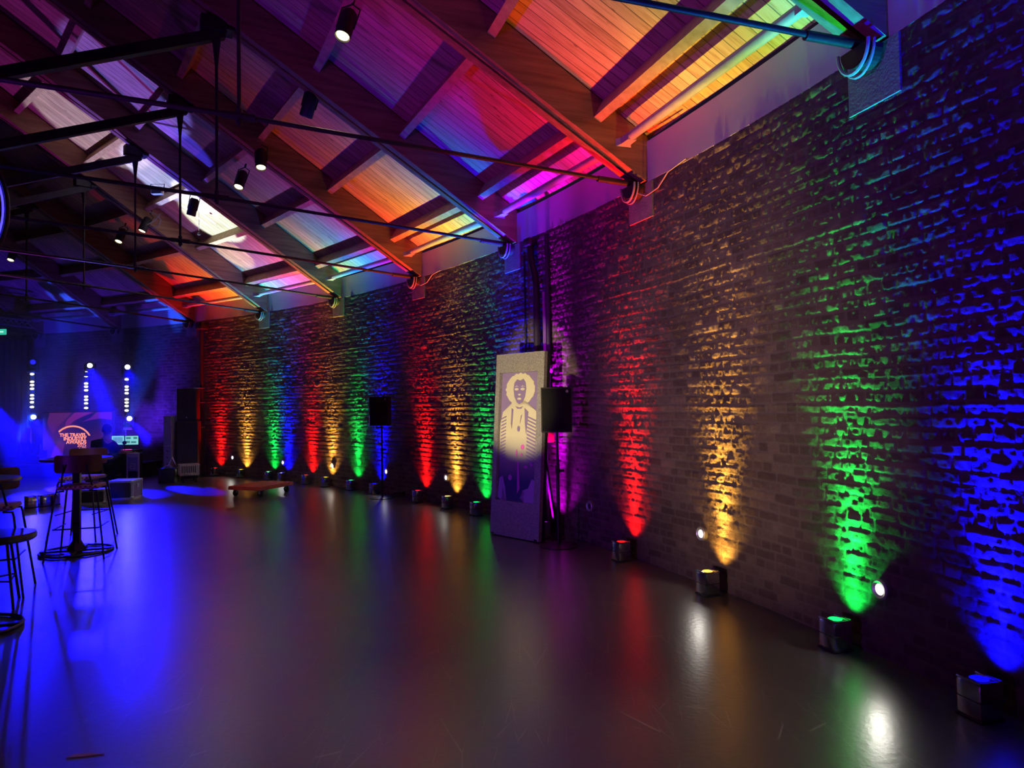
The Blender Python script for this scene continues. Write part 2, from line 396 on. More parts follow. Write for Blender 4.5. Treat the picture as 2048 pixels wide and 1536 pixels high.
# ceiling boards: one flat slope per bay on either side of the ridge
def ceiling():
    bm = bmesh.new(); uvl = bm.loops.layers.uv.new('UVMap')
    for i in range(-2, 10):
        for ta, tb_ in ((-.05, HALF), (HALF, 15.05)):
            P = [wp(i, ta, 0), wp(i+1, ta, 0), wp(i+1, tb_, 0), wp(i, tb_, 0)]
            for p, t in zip(P, (ta, ta, tb_, tb_)): p.z = soff(t)+.47 if ta < HALF else H+.47+SL*(15-t)
            mid = wp(i+.5, 0, 0)-Vector((CX, CY, 0)); rad = mid.normalized(); tan = Vector((-rad.y, rad.x, 0))
            v = [bm.verts.new(p) for p in P]; f = bm.faces.new(v)
            v2 = [bm.verts.new(p+Vector((0, 0, .06))) for p in P]; f2 = bm.faces.new(v2)
            for q in (f, f2):
                for lp in q.loops:
                    c = lp.vert.co-Vector((CX, CY, 0)); lp[uvl].uv = (c.dot(tan)+i*3.1, -c.dot(rad)*1.15)
    me = bpy.data.meshes.new('ceiling'); bm.to_mesh(me); bm.free(); me.materials.append(MT['board'])
    o = bpy.data.objects.new('ceiling', me); COL.objects.link(o); tag(o, kind='structure')
ceiling()

# ------------------------------------------------------------------ roof trusses (local x runs inward from the wall)
def Lz(t, dz): return Vector((t, 0, soff(t)+dz))
def make_truss():
    r = thing('roof_truss', 'x', 'roof truss', group='timber roof trusses')
    for side in (0, 1):
        f = (lambda t: t) if side == 0 else (lambda t: 15-t)
        bm = bmesh.new()
        for s in (-1, 1):
            y0, y1 = s*.018, s*.115
            pts = [(-.02, 0), (.0, 0), (HALF, 0), (HALF, .44), (-.02, .44)]
            a = [bm.verts.new((f(t), y0, soff(max(t, 0))+d)) for t, d in pts]; b = [bm.verts.new((f(t), y1, soff(max(t, 0))+d)) for t, d in pts]
            bm.faces.new(a); bm.faces.new(b)
            for k in range(5): bm.faces.new((a[k], a[(k+1) % 5], b[(k+1) % 5], b[k]))
        box(bm, Vector((f(3.5), 0, soff(3.5)+.25)), (.1, .04, .2))
        obj('rafter', bm, 'beam', r)
        # half-round shoe where the rafter meets the wall
        bm = bmesh.new(); n = 14
        pts = [(f(.03+.0), 0)]
        ring = [(.13*math.cos(a), -.13*abs(math.sin(a))) for a in [PI*k/n for k in range(n+1)]]
        poly(bm, [(x, y) for x, y in ring], .0, .13, lambda x, y, z: Vector((f(.03+z), x*.8, H-.03+y*.9)))
        obj('end_shoe', bm, 'iron', r)
        bm = bmesh.new()
        tube(bm, [(f(.16), .125*math.cos(a)-0*a, H-.02-.165*math.sin(a)) for a in [PI*k/12 for k in range(13)]], .011, 6)
        tube(bm, [(f(.12), .13*math.cos(a), H-.02-.18*math.sin(a)) for a in [PI*k/12 for k in range(13)]], .008, 6)
        obj('cable_loop', bm, 'cable', r, True)
        # tie rod, end part
        bm = bmesh.new()
        tube(bm, [(f(.08), 0, H-.0), (f(.5), 0, H+.01)], .03, 10)
        tube(bm, [(f(.08), 0, H-.0), (f(3.75), 0, H+.14)], .019, 10)
        tube(bm, [(f(3.63), 0, H+.14), (f(3.75), 0, H+.14), (f(3.87), 0, H+.14)], .03, 10)
        tube(bm, [(f(3.75), 0, H+.08), (f(3.75), 0, H+.20)], .026, 10)
        tube(bm, [(f(3.75), 0, H+.14), (7.5, 0, H+.21)], .021, 10)
        obj('tie_rod', bm, 'iron', r, True)
        bm = bmesh.new()
        tube(bm, [(f(3.75), 0, H+.06), (f(3.75), 0, 5.35), (f(3.75), 0, 5.5), (f(3.75), 0, 5.68)], .015, 10, rs=[.015, .016, .03, .05])
        obj('hanger_rod', bm, 'iron', r, True)
        bm = bmesh.new()
        beam(bm, (f(3.68), 0, 5.73), (7.5, 0, 3.99), .09, .11)
        obj('strut', bm, 'black_metal', r)
        bm = bmesh.new(); box(bm, Vector((f(3.78), 0, 5.80)), (.26, .14, .16), .01); box(bm, Vector((f(3.62), 0, 5.76)), (.1, .2, .03), .004)
        obj('node_plate', bm, 'black_metal', r)
    bm = bmesh.new(); tube(bm, [(7.5, 0, H+.18), (7.5, 0, 8.1)], .017, 8); obj('king_rod', bm, 'iron', r, True)
    return r
def truss_M(i):
    a = th(i); P = wp(i, 0, 0)
    ex = Vector((-math.cos(a), -math.sin(a), 0)); ey = Vector((math.sin(a), -math.cos(a), 0))
    M = Matrix((ex, ey, Vector((0, 0, 1)))).transposed().to_4x4(); M.translation = P; return M
TR_LAB = {-2: 'timber roof truss far behind the camera', -1: 'timber roof truss right beside the camera, overhead', 0: 'timber roof truss lit cyan and green at the top right, nearest the camera in view',
          1: 'timber roof truss lit red at its foot, second from the camera', 2: 'timber roof truss with blue foot, above the leaning portrait panel', 3: 'timber roof truss with orange-red foot, above the farther loudspeaker',
          4: 'timber roof truss with cream-lit foot, fifth from the camera', 5: 'timber roof truss with bright white soffit, sixth from the camera', 6: 'timber roof truss with orange-lit soffit, over the corner downpipe',
          7: 'dark timber roof truss over the stage, eighth from the camera', 8: 'dark timber roof truss over the lighting towers', 9: 'dark timber roof truss at the far left end of the hall'}
t0 = make_truss(); t0.matrix_world = truss_M(0); t0['label'] = TR_LAB[0]
for i in TR_LAB:
    if i not in (0, -2, 9): dup(t0, M=truss_M(i), label=TR_LAB[i])
# concrete pads set in the wall under each truss
for i in range(-1, 9):
    bm = bmesh.new(); wdt = .24/(R*DTH)
    n = 4; A = []
    for k in range(n+1):
        ii = i-wdt*.85+1.7*wdt*k/n; A.append([bm.verts.new(wp(ii, t, z)) for t, z in ((.016, H-.36), (.016, H-.01), (-.05, H-.01), (-.05, H-.36))])
    for a, b in zip(A, A[1:]):
        for k in range(4): bm.faces.new((a[k], b[k], b[(k+1) % 4], a[(k+1) % 4]))
    bm.faces.new(A[0]); bm.faces.new(A[-1])
    o = obj('trim_%d' % (i+3), bm, 'conc'); tag(o, kind='structure')
# purlins and steel tubes between the trusses
ORD = ['lowest', 'second', 'third', 'fourth', 'fifth', 'sixth', 'topmost']
BAY = {-1: 'roof bay beside the camera', 0: 'nearest, orange-lit roof bay', 1: 'second roof bay, red and blue', 2: 'third roof bay, amber-lit', 3: 'fourth roof bay, violet-lit',
       4: 'fifth roof bay, pink and white', 5: 'sixth roof bay, red-lit', 6: 'dark bay above the corner downpipe', 7: 'dark bay above the stage', 8: 'dark bay at far left'}
for i in BAY:
    for k, t in enumerate((.5, 1.58, 2.63, 3.72, 4.8, 5.9, 7.0)):
        A, B = wp(i, t, soff(t)+.345), wp(i+1, t, soff(t)+.345); d = (B-A).normalized()
        up = (wp(i+.5, t, 0)-Vector((CX, CY, 0))).normalized(); up.z = 0; nrm = Vector((up.x*SL, up.y*SL, 1)).normalized()
        bm = bmesh.new(); c = (A+B)/2; beam(bm, A+d*.12-c, B-d*.12-c, .085, .215, up=nrm)
        o = obj('purlin', bm, 'purlin'); o.location = c
        tag(o, '%s purlin from the wall in the %s' % (ORD[k], BAY[i]), 'purlin', 'purlins between the roof trusses')
    A, B = wp(i, .27, H+.36), wp(i+1, .27, H+.36); d = (B-A).normalized()
    rt = thing('steel_tube', 'pale steel tube along the wall head in the %s' % BAY[i], 'steel tube', (A+B)/2, group='steel tubes along the wall head')
    c = (A+B)/2; obj('tube', tb([A+d*.28-c, B-d*.28-c], .045, 14), 'tube', rt, True)
    for E, s in ((A, 1), (B, -1)):
        q = E-c; inn = Vector((-(wp(i, 0, 0)-wp(i, 1, 0)).x, -(wp(i, 0, 0)-wp(i, 1, 0)).y, 0)).normalized()
        bm = bmesh.new()
        vs = []
        for dd, hw in ((.30, .045), (.17, .05), (.12, .085)):
            for zz in (-.045 if dd > .15 else -.05, .02):
                for sg in (-1, 1): vs.append(bm.verts.new(q+d*s*dd+inn*hw*sg+Vector((0, 0, zz))))
        for a in (0, 4):
            b = a+4
            for p in ((0, 1), (2, 3), (0, 2), (1, 3)): bm.faces.new((vs[a+p[0]], vs[a+p[1]], vs[b+p[1]], vs[b+p[0]]))
        bm.faces.new((vs[0], vs[1], vs[3], vs[2])); bm.faces.new((vs[8], vs[9], vs[11], vs[10]))
        obj('end_bracket', bm, 'tube', rt)

# ------------------------------------------------------------------ ceiling spotlights (cans)
def can_local(lit):
    r = thing('ceiling_spotlight', 'x', 'spotlight', group='ceiling spotlights')
    obj('housing', lt([(.0, .30), (.055, .30), (.075, .27), (.078, .0), (.072, -.01), (.066, 0), (.062, .05), (0, .06)], 20), 'black', r, True)
    obj('lens', lt([(0, .02), (.060, .02), (.060, .004), (.03, -.006), (0, -.008)], 16), 'lampwhite' if lit else 'iron', r, True)
    bm = bmesh.new(); tube(bm, [(-.085, 0, .10), (-.09, 0, .34), (0, 0, .40), (.09, 0, .34), (.085, 0, .10)], .008, 6)
    tube(bm, [(0, 0, .40), (0, 0, .47)], .014, 8); obj('yoke', bm, 'black_metal', r, True)
    return r
cl, cd = can_local(True), can_local(False)
cans = [(685, 72, 1, (.18, .1), 'lit ceiling spotlight with largest glowing lens, top centre of the photo'), (522, 335, 1, (-.1, .1), 'lit ceiling spotlight hanging just right of its close twin, left of centre'),
        (477, 374, 1, (.1, 0), 'lit ceiling spotlight hanging just left and below its close twin'), (284, 462, 1, (.25, .1), 'lit ceiling spotlight wrapped with loose white cable'),
        (237, 483, 1, (.1, 0), 'lit ceiling spotlight against the red-orange boards, small and far'), (21, 520, 1, (0, 0), 'lit ceiling spotlight at the far left edge'),
        (612, 232, 0, (.35, .2), 'unlit black ceiling spotlight beside a purlin, upper centre'), (382, 430, 0, (.3, .15), 'unlit black ceiling spotlight in front of the bright white boards')]
first = {1: True, 0: True}
for px, py, lit, (ax, ay), lab in cans:
    P = onroof(px, py, -.25)
    Mx = Matrix.Translation(P) @ Matrix.Rotation(ay-.42 if lit else ay, 4, 'X') @ Matrix.Rotation(ax, 4, 'Y')
    src = cl if lit else cd
    if first[lit]: src.matrix_world = Mx; src['label'] = lab; first[lit] = False
    else: dup(src, M=Mx, label=lab)
    if lit and px > 400:
        dn = Mx.to_quaternion() @ Vector((0, 0, -1))
        spot('spot_light', P+dn*.02, P+dn*3, (1, .80, .55), 30, 60, .8, .05)
# small floodlight
P = onroof(315, 382, -.1); fr = thing('floodlight', 'small unlit floodlight clamped under the blue-white boards', 'floodlight', P)
obj('body', bx((0, 0, 0), (.20, .10, .13), .02), 'steel', fr, True); obj('glass', bx((0, -.055, -.01), (.16, .01, .10)), 'caselam', fr)
obj('bracket', tb([(-.11, 0, 0), (-.12, 0, .12), (.12, 0, .12), (.11, 0, 0)], .008, 6), 'black_metal', fr, True)
# loose cable at the spotlight
bm = bmesh.new(); P = onroof(300, 440, -.12)
tube(bm, [P+Vector(q) for q in ((.0, 0, .16), (.12, 0, .10), (.2, .02, .0), (.16, 0, -.12), (.04, 0, -.16), (-.06, 0, -.1), (.1, 0, .0), (.2, 0, .12))], .012, 6)
tag(obj('hanging_cable', bm, 'cable', None, True), 'loose coil of pale cable hanging beside the wrapped spotlight', 'cable')
P = onroof(398, 468, -.1); tag(obj('pull_cord', tb([P+Vector((0, 0, .45)), P], .004, 5), 'cable'), 'thin pull cord with a round bob before the bright white boards', 'cord')
bob = obj('bob', lt([(0, -.03), (.03, -.015), (.03, .015), (0, .03)], 14), 'black', bpy.data.objects['pull_cord'], True); bob.location = P

# ------------------------------------------------------------------ wall pipes
def wallpipe(name, lab, cat, px, pts, r, mat='black', off=.1):
    P = onwall(px, 800); i = idx(P); T = thing(name, lab, cat, wp(i, 0, 0))
    M = truss_M(i); M2 = M.to_quaternion(); T.rotation_euler = M2.to_euler()
    obj('pipe', tb(pts, r, 16), mat, T, True)
    return T
T = wallpipe('downpipe', 'wide black downpipe with swan neck running down behind the leaning panel', 'downpipe', 1090, [(.10, .0, 0), (.10, 0, 3.1), (.10, -.03, 3.22), (.10, -.10, 3.38), (.10, -.13, 3.5), (.10, -.13, 3.66)], .045)
obj('hopper', bx((.10, -.13, 3.66), (.14, .15, .10), .02), 'black', T, True)
for z in (.9, 2.2): obj('bracket', bx((.07, 0, z), (.13, .13, .04), .005), 'black_metal', T)
obj('side_strip', bx((.03, .062, 1.5), (.03, .02, 3.0)), 'steel', T)
T = wallpipe('conduit', 'narrow black conduit to the right of the wide downpipe', 'conduit', 1107, [(.06, 0, 1.25), (.06, 0, 3.7)], .026)
obj('clip', bx((.06, 0, 2.02), (.07, .08, .09), .01), 'white', T, True); obj('junction_box', bx((.07, 0, 1.20), (.09, .10, .16), .01), 'redplastic', T, True)
T = wallpipe('wall_cable', 'thin black cable left of the wide downpipe', 'cable', 1057, [(.03, 0, 1.0), (.03, 0, 3.6)], .012)
T = wallpipe('downpipe', 'black downpipe at the left end of the coloured columns', 'downpipe', 411, [(.1, 0, 0), (.1, 0, 3.45), (.12, .05, 3.6), (.12, .05, 3.72)], .055)
obj('valve', bx((.2, -.02, 1.5), (.08, .12, .30), .02), 'iron', T, True); obj('hopper', bx((.12, .05, 3.62), (.22, .26, .18), .03), 'black', T, True)
for z in (1.15, 1.75, 2.1): obj('bracket', bx((.14, -.04, z), (.16, .2, .02)), 'steel', T)
# pale cables running along the wall head from two shoes
for i, lab in ((1, 'pale cable sagging from the red-lit truss foot along the wall head'), (3, 'pale cable sagging from the orange-lit truss foot along the wall head')):
    pts = [wp(i-.02, .10, H-.10), wp(i-.06, .06, H-.16), wp(i-.12, .04, H-.13), wp(i-.18, .04, H-.03), wp(i-.28, .04, H+.0)]
    tag(obj('cable', tb(pts, .007, 6), 'cable', None, True), lab, 'cable', 'cables on the wall head')

# ------------------------------------------------------------------ round wall lights
def make_walllight(mat):
    r = thing('wall_light', 'x', 'wall light', group='round wall lights low on the brick')
    Mx = Matrix.Rotation(PI/2, 4, 'Y')
    obj('rim', lt([(.062, 0), (.062, .03), (.052, .04), (.040, .03)], 24, Mx), 'steel', r, True)
    obj('glass', lt([(0, .034), (.03, .032), (.042, .026)], 20, Mx), mat, r, True)
    return r
wl, wo = make_walllight('wallwhite'), make_walllight('caselam')
WL = [(60, 955, 0, ''), (467, 915, 1, 'left of the leftmost amber column'), (568, 925, 1, 'in the far blue column'), (667, 932, 1, 'right of the second amber column from the left'), (775, 943, 1, 'right of the stand of the farther loudspeaker'),
      (895, 955, 1, 'in the amber column left of the leaning panel'), (1183, 1012, 0, 'unlit, right of the nearer loudspeaker stand'), (1407, 1067, 1, 'in the nearest amber column'), (1767, 1178, 1, 'right of the nearest green column, largest of all')]
d0 = {0: 1, 1: 1}
for px, py, lit, lab in WL[1:]:
    P = onwall(px, py); M = truss_M(idx(P)); M.translation = wp(idx(P), .0, P.z)
    lab = ('small round lit wall light ' if lit else 'small round wall light, ')+lab
    src = wl if lit else wo
    if d0[lit]: src.matrix_world = M; src['label'] = lab; d0[lit] = 0
    else: dup(src, M=M, label=lab)
    if lit: spot('wall_light_glow', wp(idx(P), .06, P.z), wp(idx(P), 1.0, P.z-.35), (1, .94, .84), 4, 120, .6, .03)

# ------------------------------------------------------------------ uplighters
def make_up(c):
    r = thing('uplighter', 'x', 'uplighter', group='battery uplighters along the wall')
    obj('housing', bx((0, 0, .098), (.145, .145, .185), .018), 'chrome', r, True)
    obj('base', bx((0, 0, .006), (.15, .15, .012), .004), 'rubber', r)
    bm = bmesh.new()
    for s in (-1, 1): box(bm, Vector((s*.060, 0, .192)), (.022, .14, .014), .005)
    box(bm, Vector((0, .060, .190)), (.13, .018, .010), .004)
    obj('rim', bm, 'chrome', r, True)
    obj('lens', lt([(0, .195), (.036, .195), (.044, .190)], 18), 'lens_'+c, r, True)
    obj('seam', bx((0, 0, .10), (.149, .149, .004)), 'black', r)
    return r
UPS = [(1975, 1432, 'blue', 'dark uplighter throwing the nearest blue column, bottom right'), (1672, 1298, 'green', 'silver uplighter under the nearest and largest green column'), (1407, 1190, 'amber', 'silver uplighter under the nearest amber column'),
       (1237, 1122, 'red', 'silver uplighter under the red column right of the nearer loudspeaker'), (None, 1.60, 'violet', 'uplighter behind the leaning panel throwing violet light on the brick'), (None, 1.98, 'blue', 'uplighter hidden behind the left edge of the leaning panel, throwing blue light'), 
       (943, 1032, 'green', 'silver uplighter under the green column beside the leaning panel'), (888, 1018, 'amber', 'silver uplighter under the amber column left of the leaning panel'), (820, 1006, 'red', 'silver uplighter under the red column right of the farther loudspeaker'),
       (732, 990, 'blue', 'silver uplighter under the blue column left of the farther loudspeaker'), (690, 982, 'green', 'silver uplighter under the green column left of the farther loudspeaker'), (648, 974, 'amber', 'silver uplighter under the second amber column from the left'),
       (600, 970, 'red', 'silver uplighter under the second red column from the left'), (557, 964, 'blue', 'silver uplighter under the blue column behind the red dolly'), (523, 962, 'green', 'silver uplighter under the farthest green column, behind the dolly'),
       (470, 957, 'amber', 'silver uplighter under the leftmost amber column'), (420, 953, 'red', 'silver uplighter under the leftmost red column by the corner downpipe')]
made = {}
SPILL = {'red': 1.5, 'amber': .22, 'green': .26, 'blue': 2.4, 'violet': 1.0}
POW = {'red': 1.0, 'amber': .85, 'green': .8, 'blue': 2.2, 'violet': 1.3}
for k, (px, py, c, lab) in enumerate(UPS):
    if px is None: i = py; off = .3
    else:
        P = fl(px, py); i = idx(P); off = max(.15, R-math.hypot(P.x-CX, P.y-CY))
        off = min(off, .17)
    M = truss_M(i); M.translation = wp(i, off, 0)
    if c in made: dup(made[c], M=M, label=lab)
    else: made[c] = make_up(c); made[c].matrix_world = M; made[c]['label'] = lab
    a = wp(i, off-.065, .200)
    spot('uplight_core', a, wp(i, off*.3, 2.2), COLS[c], UP_CORE*POW[c], 24, 1., .03)
    spot('uplight_beam', a, wp(i, off*.5, 2.9), COLS[c], UP_NARROW*POW[c], 46, 1., .03)
    spot('uplight_spill', a, wp(i, off+.75, 4.2), COLS[c], UP_MID*SPILL[c], 48, .8, .03)
    spot('uplight_foot', a, wp(i, off-.065-.35, .95), COLS[c], UP_LOW*POW[c], 104, 1., .03)

# ================================================================== LEANING PANEL
BL, BR = fl(980, 1068), fl(1077, 1086)
ue = (BR-BL).normalized(); PW = (BR-BL).length
back = Vector((-ue.y, ue.x, 0)); 
if back.y < 0: back = -back
dR = ray(1090, 703); best = None                        # lean found from the top right corner
for s in range(0, 150):
    s_ = s*.01
    q = BR+back*s_; k = q.y/dR.y; z = EYE+dR.z*k; ex = abs(dR.x*k-q.x)
    if best is None or ex < best[0]: best = (ex, s_, z)
LEAN, PH = min(best[1], .62), best[2]
vv = (back*LEAN+Vector((0, 0, PH))); PL = vv.length; vv.normalize(); nn = ue.cross(vv)
if nn.y > 0: nn = -nn
MP = Matrix((ue*PW, vv*PL, nn)).transposed().to_4x4(); MP.translation = BL
pt = thing('portrait_panel', 'tall silver glitter framed panel with stencilled portrait leaning against the brick wall', 'panel', BL)
RP = Matrix((ue, vv, nn)).transposed()
pt.matrix_world = Matrix.Translation(BL+Vector((0, 0, .01))) @ RP.to_4x4()
def pf(u, v, z): return Vector((u*PW, v*PL, z))
def glitter():
    m = pbsdf('silver_glitter', (.5, .49, .47), .38, .35); N = NT(m); tc = N.n('ShaderNodeTexCoord')
    vo = N.n('ShaderNodeTexVoronoi', Scale=170.); N.l(tc.outputs['Object'], vo.inputs['Vector'])
    N.l(N.ramp(vo.outputs['Color'], [(.2, (.28, .27, .26)), (.8, (.62, .60, .58))]), N.b.inputs['Base Color'])
    bp = N.n('ShaderNodeBump', Strength=.8, Distance=.004); N.l(vo.outputs['Color'], bp.inputs['Height']); N.l(bp.outputs[0], N.b.inputs['Normal'])
    return m
MT['glitter'] = glitter()
u0, u1, v0, v1 = .085, .875, .19, .895
bm = bmesh.new()
for a, b, c, d in ((0, u0, 0, 1), (u1, 1, 0, 1), (u0, u1, 0, v0), (u0, u1, v1, 1)):
    poly(bm, [(a, c), (b, c), (b, d), (a, d)], -.05, .0, pf)
obj('frame', bm, 'glitter', pt)
bm = bmesh.new(); poly(bm, [(0, 0), (1, 0), (1, 1), (0, 1)], -.10, -.052, pf); obj('backing', bm, 'black', pt)
def inn(x, y): return (u0+(u1-u0)*x, v0+(v1-v0)*y)
def shp(name, polys, mat, z, par):
    bm = bmesh.new()
    for q in polys: poly(bm, [inn(x, y) for x, y in q], z, z+.003, pf)
    return obj(name, bm, mat, par)
MT['mauve'] = noisy('mauve_print', (.27, .20, .42), (.30, .22, .45), 5, .5, bump=0)
MT['navy'] = noisy('navy_print', (.05, .05, .16), (.06, .06, .19), 5, .5, bump=0)
MT['palefig'] = noisy('pale_print', (.70, .66, .52), (.74, .70, .56), 5, .5, bump=0)
MT['pinkp'] = noisy('pink_print', (.75, .12, .6), (.8, .16, .65), 5, .5, bump=0)
MT['lilac'] = noisy('lilac_print', (.5, .32, .62), (.55, .36, .66), 5, .5, bump=0)
def grad_mat():                                        # lighting painted into the figure print: pale at the top to navy below
    m = pbsdf('light_fade_print', (.7, .66, .5), .5); N = NT(m); tc = N.n('ShaderNodeTexCoord'); s = N.n('ShaderNodeSeparateXYZ')
    N.l(tc.outputs['Object'], s.inputs[0]); mr = N.n('ShaderNodeMapRange'); mr.inputs[1].default_value = PL*.30; mr.inputs[2].default_value = PL*.55
    N.l(s.outputs[1], mr.inputs[0]); N.l(N.ramp(mr.outputs[0], [(0, (.06, .06, .18)), (1, (.72, .68, .50))]), N.b.inputs['Base Color']); return m
MT['fade'] = grad_mat()
cv = shp('canvas', [[(0, 0), (1, 0), (1, 1), (0, 1)]], 'mauve', -.050, pt)
def ell(cx, cy_, rx, ry, n=28, wob=0, ph=0): return [(cx+rx*(1+wob*math.sin(k*2.6+ph))*math.cos(2*PI*k/n), cy_+ry*(1+wob*math.cos(k*3.1+ph))*math.sin(2*PI*k/n)) for k in range(n)]
# a plain, invented figure in a striped jacket
shp('figure_print', [[(0, 0), (1, 0), (1, .62), (.93, .70), (.66, .755), (.60, .79), (.38, .79), (.30, .75), (.06, .69), (0, .60)], ell(.5, .868, .38, .125, 40, .05)], 'fade', -.045, cv)
face = [(.33, .87), (.35, .92), (.42, .945), (.5, .935), (.58, .948), (.64, .92), (.66, .87), (.64, .81), (.57, .765), (.5, .752), (.43, .765), (.36, .81)]
shp('face_print', [face, [(.40, .735), (.5, .725), (.60, .735), (.55, .715), (.45, .715)]], 'mauve', -.040, cv)
shp('feature_print', [ell(.42, .868, .055, .010), ell(.58, .868, .055, .010), ell(.5, .825, .035, .007), ell(.5, .793, .055, .009), [(.36, .885), (.42, .897), (.47, .885), (.42, .889)], [(.53, .885), (.58, .897), (.64, .885), (.58, .889)]], 'palefig', -.035, cv)
st = []
for k in range(13):
    y = .66-k*.027; st.append([(.03, y-.02), (.16, y), (.16, y-.009), (.03, y-.031)]); st.append([(.72, y), (.96, y-.035), (.96, y-.046), (.72, y-.012)])
st += [[(.64, .72), (.74, .69), (.70, .52), (.66, .60)], [(.30, .72), (.34, .71), (.32, .56), (.29, .60)]]
st += [ell(.50, .56, .035, .022), [(.55, .66), (.58, .67), (.53, .60)]]
shp('stripe_print', st, 'mauve', -.040, cv)
shp('accent_print', [ell(.62, .42, .045, .02), ell(.47, .37, .02, .03), ell(.60, .36, .03, .012), [(.50, .31), (.54, .30), (.58, .10), (.52, .06)], ell(.32, .18, .05, .022), ell(.72, .27, .05, .012), [(.84, .31), (.9, .29), (.88, .27), (.82, .29)]], 'pinkp', -.040, cv)
shp('hand_print', [[(0, .02), (.10, .0), (.13, .10), (.24, .0), (.20, .10), (.12, .19), (.03, .17)]], 'lilac', -.040, cv)
shp('hand_print', [[(.70, .0), (1, 0), (1, .17), (.88, .18), (.80, .11), (.66, .09), (.72, .06), (.60, .03), (.70, .03)]], 'lilac', -.040, cv)
bm = bmesh.new()
for s in (.12, .88): beam(bm, pf(s, .55, -.10), pf(s, .03, -.10)+Matrix(RP).inverted()@(back*.30), .03, .03)
obj('prop_strut', bm, 'black_metal', pt)
for s in (.06, .94): obj('foot', bx(pf(s, .005, -.03), (.05, .02, .07), .004), 'rubber', pt)

# ================================================================== LOUDSPEAKERS ON STANDS
def make_spk():
    r = thing('loudspeaker', 'x', 'loudspeaker', group='loudspeakers on round-base stands')
    f = [(-.17, -.13), (.17, -.13), (.17, .02), (.10, .15), (-.10, .15), (-.17, .02)]
    bm = bmesh.new(); poly(bm, f, 0, .50, lambda x, y, z: Vector((x, y, z)))
    obj('cabinet', bm, 'black', r)
    obj('grille', bx((0, -.136, .25), (.315, .012, .47), .006), 'grille', r, True)
    obj('side_trim', bx((-.172, -.134, .25), (.006, .008, .49)), 'alu', r)
    obj('badge', lt([(0, 0), (.016, 0), (.016, .004), (0, .004)], 16, Matrix.Translation((.12, -.141, .455)) @ Matrix.Rotation(PI/2, 4, 'X')), 'alu', r)
    obj('handle', bx((0, .152, .30), (.12, .01, .05)), 'rubber', r)
    return r
def make_stand(h):
    r = thing('speaker_stand', 'x', 'speaker stand', group='round-base speaker stands')
    obj('base_plate', lt([(0, 0), (.22, 0), (.22, .008), (.20, .014), (.03, .02), (0, .02)], 36), 'black_metal', r, True)
    bm = tb([(0, 0, .015), (0, 0, .85)], .019, 14); obj('lower_pole', bm, 'black_metal', r, True)
    obj('upper_pole', tb([(0, 0, .84), (0, 0, h)], .015, 14), 'black_metal', r, True)
    obj('collar', bx((0, 0, .84), (.05, .05, .06), .01), 'black', r, True)
    obj('knob', tb([(.02, 0, .84), (.075, 0, .84)], .015, 10), 'black', r, True)
    return r
S1, S2 = fl(1118, 1092), fl(765, 996)
hz1 = at(1118, 864, S1.y).z; hz2 = at(765, 851, S2.y).z
sk = make_spk(); sk.location = (S1.x, S1.y, hz1); sk.rotation_euler.z = math.radians(-4); sk['label'] = 'black loudspeaker with white edge and badge right of the leaning panel, nearer one'
k2 = dup(sk, loc=(S2.x, S2.y, hz2), rz=math.radians(-10), label='black loudspeaker against the blue column, farther one')
sd = make_stand(hz1+.03); sd.location = S1; sd['label'] = 'black round-base speaker stand right of the leaning panel'
dup(sd, loc=S2, label='black round-base speaker stand at the foot of the blue column')
tag(obj('speaker_cable', tb([S1+Vector(q) for q in ((.0, .045, 1.2), (.02, .05, .9), (.0, .05, .4), (-.03, .10, .05), (.02, .16, .03), (.08, .26, .03))], .006, 6), 'rubber', None, True), 'black cable drooping down the nearer speaker stand to the floor', 'cable')
tag(obj('cable_coil', tb([S2+Vector((.28+.10*math.cos(a*.9), .05+.08*math.sin(a*.9), .012+.004*a)) for a in range(22)], .011, 6), 'rubber', None, True), 'coil of black cable on the floor beside the farther speaker stand', 'cable')

# ================================================================== RED DOLLY
A, B, D = fl(473, 991), fl(519, 995), fl(555, 985.5)
u = (B-A).normalized(); v = Vector((-u.y, u.x, 0)); v = (v+(D-B).normalized()).normalized(); u = Vector((v.y, -v.x, 0))
C_ = (A+B)/2 + v*.36
dl = thing('dolly', 'low red slatted wooden dolly on black castors in the middle of the floor', 'dolly', C_, math.atan2(u.y, u.x))
bm = bmesh.new()
for k in range(8): box(bm, Vector((0, -.41+k*.117, .178)), (.70, .100, .022), .003)
obj('deck', bm, 'redwood', dl)
bm = bmesh.new()
for s in (-1, 1): box(bm, Vector((s*.335, 0, .146)), (.045, .92, .045), .004); box(bm, Vector((0, s*.44, .146)), (.63, .04, .045), .004)
obj('rail', bm, 'redwood', dl)
for sx in (-1, 1):
    for sy in (-1, 1):
        c = obj('castor', lt([(0, -.018), (.05, -.018), (.058, -.01), (.058, .01), (.05, .018), (0, .018)], 22, Matrix.Rotation(PI/2, 4, 'X' if sx > 0 else 'Y')), 'rubber', dl, True)
        c.location = (sx*.28, sy*.36, .058)
        bm = bmesh.new(); box(bm, Vector((0, 0, .062)), (.08, .08, .006)); box(bm, Vector((.026 if sx < 0 else 0, 0 if sx < 0 else .026, .03)), (.006 if sx < 0 else .04, .04 if sx < 0 else .006, .066)); box(bm, Vector((-.026 if sx < 0 else 0, 0 if sx < 0 else -.026, .03)), (.006 if sx < 0 else .04, .04 if sx < 0 else .006, .066))
        obj('fork', bm, 'steel', c)

